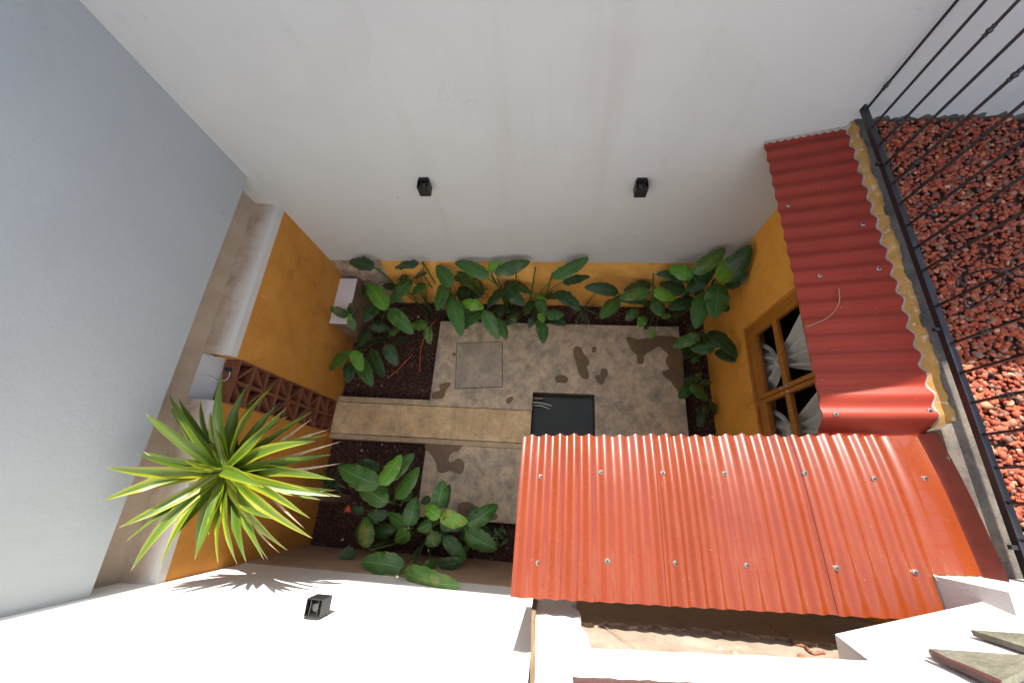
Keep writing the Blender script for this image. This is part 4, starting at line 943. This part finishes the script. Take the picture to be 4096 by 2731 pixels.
canna('sprawling plant with small leaves in the lower gravel bed', C2, (1000, 1000), [((1002, 945), (1085, 712), 118, 'm', .62), ((995, 945), (842, 850), 95, 'm', .5), ((1012, 982), (905, 1085), 105, 'm', .55), ((905, 985), (690, 1000), 78, 'd', .4), ((682, 1122), (635, 885), 108, 'm', .5), ((660, 880), (845, 850), 95, 'd', .4), ((565, 1170), (430, 1205), 92, 'd', .55), ((835, 1000), (735, 1062), 85, 'd', .3), ((640, 820), (530, 800), 60, 'd', .35), ((600, 940), (575, 1080), 50, 'd', .3)],
      [([(690, 1150), (920, 1090), (1010, 990)], .5, .2), ([(1008, 962), (1060, 1020)], .6, .4)])
canna('plant with a curled yellow green young leaf at the edge of the smaller slab', C2, (1180, 1020), [((1252, 805), (1292, 570), 118, 'm', .72), ((1312, 805), (1355, 602), 65, 'd', .5), ((1278, 862), (1155, 790), 102, 'b', .85), ((1268, 872), (1502, 902), 118, 'b', .75), ((1275, 922), (1495, 965), 85, 'd', .5), ((1300, 1045), (1492, 1222), 100, 'm', .5), ((1285, 1030), (1150, 1088), 95, 'm', .5), ((1208, 930), (1085, 968), 85, 'm', .55), ((1200, 960), (1160, 1025), 60, 'm', .5), ((1320, 958), (1308, 1025), 62, 'm', .4), ((1480, 1170), (1512, 1100), 42, 'm', .3), ((1200, 720), (1115, 750), 60, 'd', .3)])
canna('plant with two ribbed leaves spreading towards the large roof', C2, (1490, 1040), [((1508, 952), (1745, 765), 125, 'm', .62), ((1500, 862), (1592, 790), 65, 'd', .4), ((1488, 980), (1738, 1148), 145, 'm', .6), ((1680, 1000), (1620, 970), 60, 'd', .2), ((1450, 1000), (1520, 1050), 80, 'd', .3)])
canna('leaning plant whose two big leaves rest against the sunlit wall', C2, (1170, 1050), [((975, 1310), (625, 1235), 150, 'm', .95), ((968, 1340), (1435, 1425), 140, 'm', 1.0), ((1130, 1292), (1252, 1258), 75, 'm', .7), ((1258, 1282), (1468, 1228), 85, 'd', .6)],
      [([(920, 1370), (1080, 1230), (1165, 1040)], .95, .2), ([(950, 1282), (1085, 1190)], .7, .4), ([(1178, 1150), (1220, 1240)], .5, .3)])

# small spiky aloe in the long bed
def spiky(name, lab, cat, cpos, tips, wd, mat, zc):
    root = empty(name, cpos, lab, cat); c = Vector(cpos)
    for k, t in enumerate(tips):
        t = Vector(t); rnd = random.Random(k * 7 + 3); d = (t - c); L = d.length; dn_ = d.normalized(); side = dn_.cross(Vector((0, 0, 1))).normalized(); n = 8; vs = []; uv = []
        for i in range(n + 1):
            q = i / n; w_ = wd * (1 - q) ** .7 * (.8 + .2 * math.sin(q * 3)); p = c + d * q + Vector((0, 0, .45 * L * q * (1 - q)))
            vs += [p - side * w_ / 2, p - Vector((0, 0, w_ * .25)), p + side * w_ / 2]; uv += [(0.05, q * .9), (.5, q * .9), (.95, q * .9)]
        f = [(i * 3 + j, i * 3 + j + 1, (i + 1) * 3 + j + 1, (i + 1) * 3 + j) for i in range(n) for j in range(2)]
        MB().add(vs, f, 0, True, uv).build('leaf', mat, root)
    return root
leafmat('aloe_leaf', (.04, .075, .05), (.06, .10, .06), (.08, .13, .08))
c = atz(*C4(555, 560), .12); tips = [bound(*C4(x, y), z) for x, y, z in ((660, 430, .45), (685, 522, .3), (690, 620, .22), (620, 728, .12), (583, 752, .1), (545, 700, .15), (520, 705, .1), (470, 725, .08), (430, 625, .12), (470, 560, .2), (600, 690, .2), (640, 600, .25), (500, 640, .16))]
spiky('aloe_plant', 'small spiky grey green aloe at the patio edge of the long bed', 'aloe', c, tips, .03, 'aloe_leaf', .1)
# young dark rosette at the foot of the yucca
c = atz(*CA(1400, 820), .22); tips = [bound(*CA(x, y), z) for x, y, z in ((1240, 740, .45), (1340, 730, .4), (1300, 890, .35), (1195, 955, .4), (1460, 900, .2), (1470, 800, .25), (1370, 900, .3), (1290, 800, .4), (1440, 740, .3), (1480, 860, .15), (1350, 780, .5))]
spiky('yucca_shoot', 'dark young yucca shoot growing at the foot of the big yucca', 'plant', c, tips, .05, 'leaf_dark', .2)

# the big yucca
YC = atz(902, 1881, 2.03)
base = Vector((-2.42, -.22, SOIL))
yr = empty('yucca_plant', base, 'tall spiky yucca with yellow green sword leaves beside the sunlit wall', 'yucca')
tp = catmull([base, base.lerp(YC, .33) + Vector((-.03, -.04, .05)), base.lerp(YC, .7) + Vector((.02, -.02, .02)), YC + Vector((0, 0, -.04))], 8)
MB().tube(tp, [.05 - .018 * i / (len(tp) - 1) for i in range(len(tp))], 12).build('trunk', 'trunk_bark', yr)
YL = [(80, 935, 2.47), (100, 740, 2.60), (330, 430, 2.52), (275, 665, 2.55), (250, 860, 2.40), (175, 1085, 2.36), (220, 1160, 2.33), (245, 1335, 2.29), (415, 1315, 2.26), (470, 1165, 2.20), (610, 1270, 2.18), (745, 1290, 2.14), (855, 1295, 2.12), (905, 1280, 2.06), (1005, 1265, 2.18), (1030, 1265, 2.05), (1145, 1215, 2.10), (1100, 1230, 2.0), (1285, 1145, 2.12), (1270, 1030, 2.18), (1330, 925, 2.12), (1445, 905, 2.2), (1412, 810, 2.32), (1455, 715, 2.2), (1395, 665, 2.3), (1455, 590, 2.2), (1390, 520, 2.18), (1375, 552, 2.36), (1305, 590, 2.42), (1285, 420, 2.3), (1285, 460, 2.18), (1135, 400, 2.45), (1150, 445, 2.4), (1060, 275, 2.42), (960, 330, 2.25), (920, 260, 2.2), (865, 330, 2.2), (770, 195, 2.5), (735, 350, 2.2), (645, 350, 2.25), (515, 335, 2.3), (470, 390, 2.2), (460, 310, 2.5), (700, 420, 2.45), (1070, 1035, 2.4), (1010, 855, 2.62), (555, 690, 2.6), (730, 980, 2.3), (690, 1130, 2.2), (1100, 370, 2.15), (320, 650, 2.35), (470, 760, 2.35), (1180, 570, 2.35), (1420, 870, 2.1), (620, 1230, 2.08), (1240, 1090, 2.02)]
DRY = {17, 25, 26, 30, 22 + 1, 55}
for k, (x, y, z) in enumerate(YL):
    rnd = random.Random(900 + k); u, v = CA(x, y)
    z = z - (.02 if x < 330 else (.04 if k < 10 else (.12 if y > 1000 else .24)))
    T = atz(u, v, z)
    for _ in range(40):
        lim = XU + .02 if z > ZO else XL + .05
        if T.x > lim and T.y > YB + .04: break
        z += .02; T = atz(u, v, z)
    hgt = -.16 if k in DRY else .05 if (x, y) in ((1010, 855), (555, 690)) else rnd.uniform(-.10, .03)
    c = YC + Vector((0, 0, hgt)); d = T - c; hd = Vector((d.x, d.y, 0)).normalized()
    c = c + hd * .018; d = T - c; L = d.length; dn_ = d.normalized(); side = dn_.cross(Vector((0, 0, 1))).normalized()
    side = Matrix.Rotation(rnd.uniform(-.5, .5), 3, dn_) @ side; up = side.cross(dn_)
    wd = (.028 if k in DRY else rnd.uniform(.066, .084)) * (1.15 if L < .5 else 1.0); n = 14; vs = []; uv = []; ph = rnd.uniform(0, 6); arch = rnd.uniform(.10, .22); sd = rnd.uniform(-.035, .035)
    for i in range(n + 1):
        q = i / n
        w_ = wd * min(1, .55 + q * 2.2) * (1 - max(0, (q - .45) / .55) ** 1.45)
        p = c + d * q + Vector((0, 0, arch * L * 4 * q * (1 - q) * .55)) + side * (sd * L * math.sin(q * math.pi) * 2)
        fo = .32 * (1 - q * .5)
        for j, s in enumerate((-1, -.5, 0, .5, 1)):
            vs.append(p + side * (s * w_ / 2) + up * (abs(s) * w_ * fo * .8 + .06 * w_ * math.sin(q * 14 + ph) * s)); uv.append((.5 + s * .5, q))
    f = [(i * 5 + j, i * 5 + j + 1, (i + 1) * 5 + j + 1, (i + 1) * 5 + j) for i in range(n) for j in range(4)]
    MB().add(vs, f, 0, True, uv).build('leaf', 'yucca_dry' if k in DRY else 'yucca_leaf', yr)

# orange dry stems, red flower, weed, chips
for pl, lab in (([(835, 980), (780, 1035), (720, 1100), (625, 1178)], 'bright orange dry stem lying on the gravel nearer the ochre wall'),
                ([(1040, 685), (990, 740), (930, 850), (905, 950), (895, 1125)], 'long thin orange stem lying along the patio edge in the upper bed')):
    q = [atz(*C3(*p), -.07) for p in pl]; o = MB().tube(catmull(q), .0055, 6).build('dry_stem', 'orange_stem'); tag(o, lab, 'stem')
c = atz(*C2(508, 808), .42); fl = empty('red_flower', c, 'small red flower on a thin stalk in the lower gravel bed', 'flower')
MB().tube(catmull([c, c + Vector((.03, .0, -.2)), Vector((c.x + .02, c.y + .02, SOIL))]), .003, 5).build('stalk', 'green_stem', fl)
for k in range(9):
    a = k * .7 + .3; d = Vector((math.cos(a), math.sin(a), .25)) ; s = Vector((-math.sin(a), math.cos(a), 0))
    L = .03 + .012 * (k % 3); MB().add([c, c + d * L * .6 + s * .006, c + d * L, c + d * L * .6 - s * .006], [(0, 1, 2, 3)]).build('petal', 'petal_red', fl)
c = atz(*C2(1780, 1035), -.02); wd_ = empty('weed', c, 'small pale lobed weed growing beside the edge of the large roof', 'weed')
for k in range(26):
    rnd = random.Random(k); a = rnd.uniform(0, 6.28); r0 = rnd.uniform(.01, .085); p = c + Vector((math.cos(a) * r0, math.sin(a) * r0 * 1.2, rnd.uniform(-.02, .05)))
    vs = []; n = 9
    for i in range(n): t = 2 * math.pi * i / n; rr = .017 * (1 + .35 * math.cos(3 * t + a)); vs.append(p + Vector((rr * math.cos(t), rr * math.sin(t), .006 * math.sin(2 * t))))
    MB().add(vs, [tuple(range(n))]).build('leaf', 'fern_green', wd_)
CH = [(C2, 1745, 998, .022, 'white chip of stone on the small weed'), (C2, 460, 1062, .017, 'cream chip of stone on the dark gravel below the red flower'), (C2, 620, 315, .02, 'pale stone on the gravel beside the lower walkway kerb'), (C3, 885, 662, .02, 'pale grey stone at the foot of the plant before the exposed brick'), (C3, 575, 1238, .012, 'pale stone on the gravel below the orange stem'), (C2, 790, 265, .014, 'whitish pebble close under the lower walkway kerb')]
for f_, x, y, r_, lab in CH:
    p = atz(*f_(x, y), SOIL + .02); V = [(p + Vector(q) * r_ * random.uniform(.7, 1.2)) for q in ico_v]
    tag(MB().add(V, [tuple(t) for t in ico_f]).build('stone', 'pale_chip'), lab, 'stone')

for o in COL.objects:
    if 'wl' in o: del o['wl']
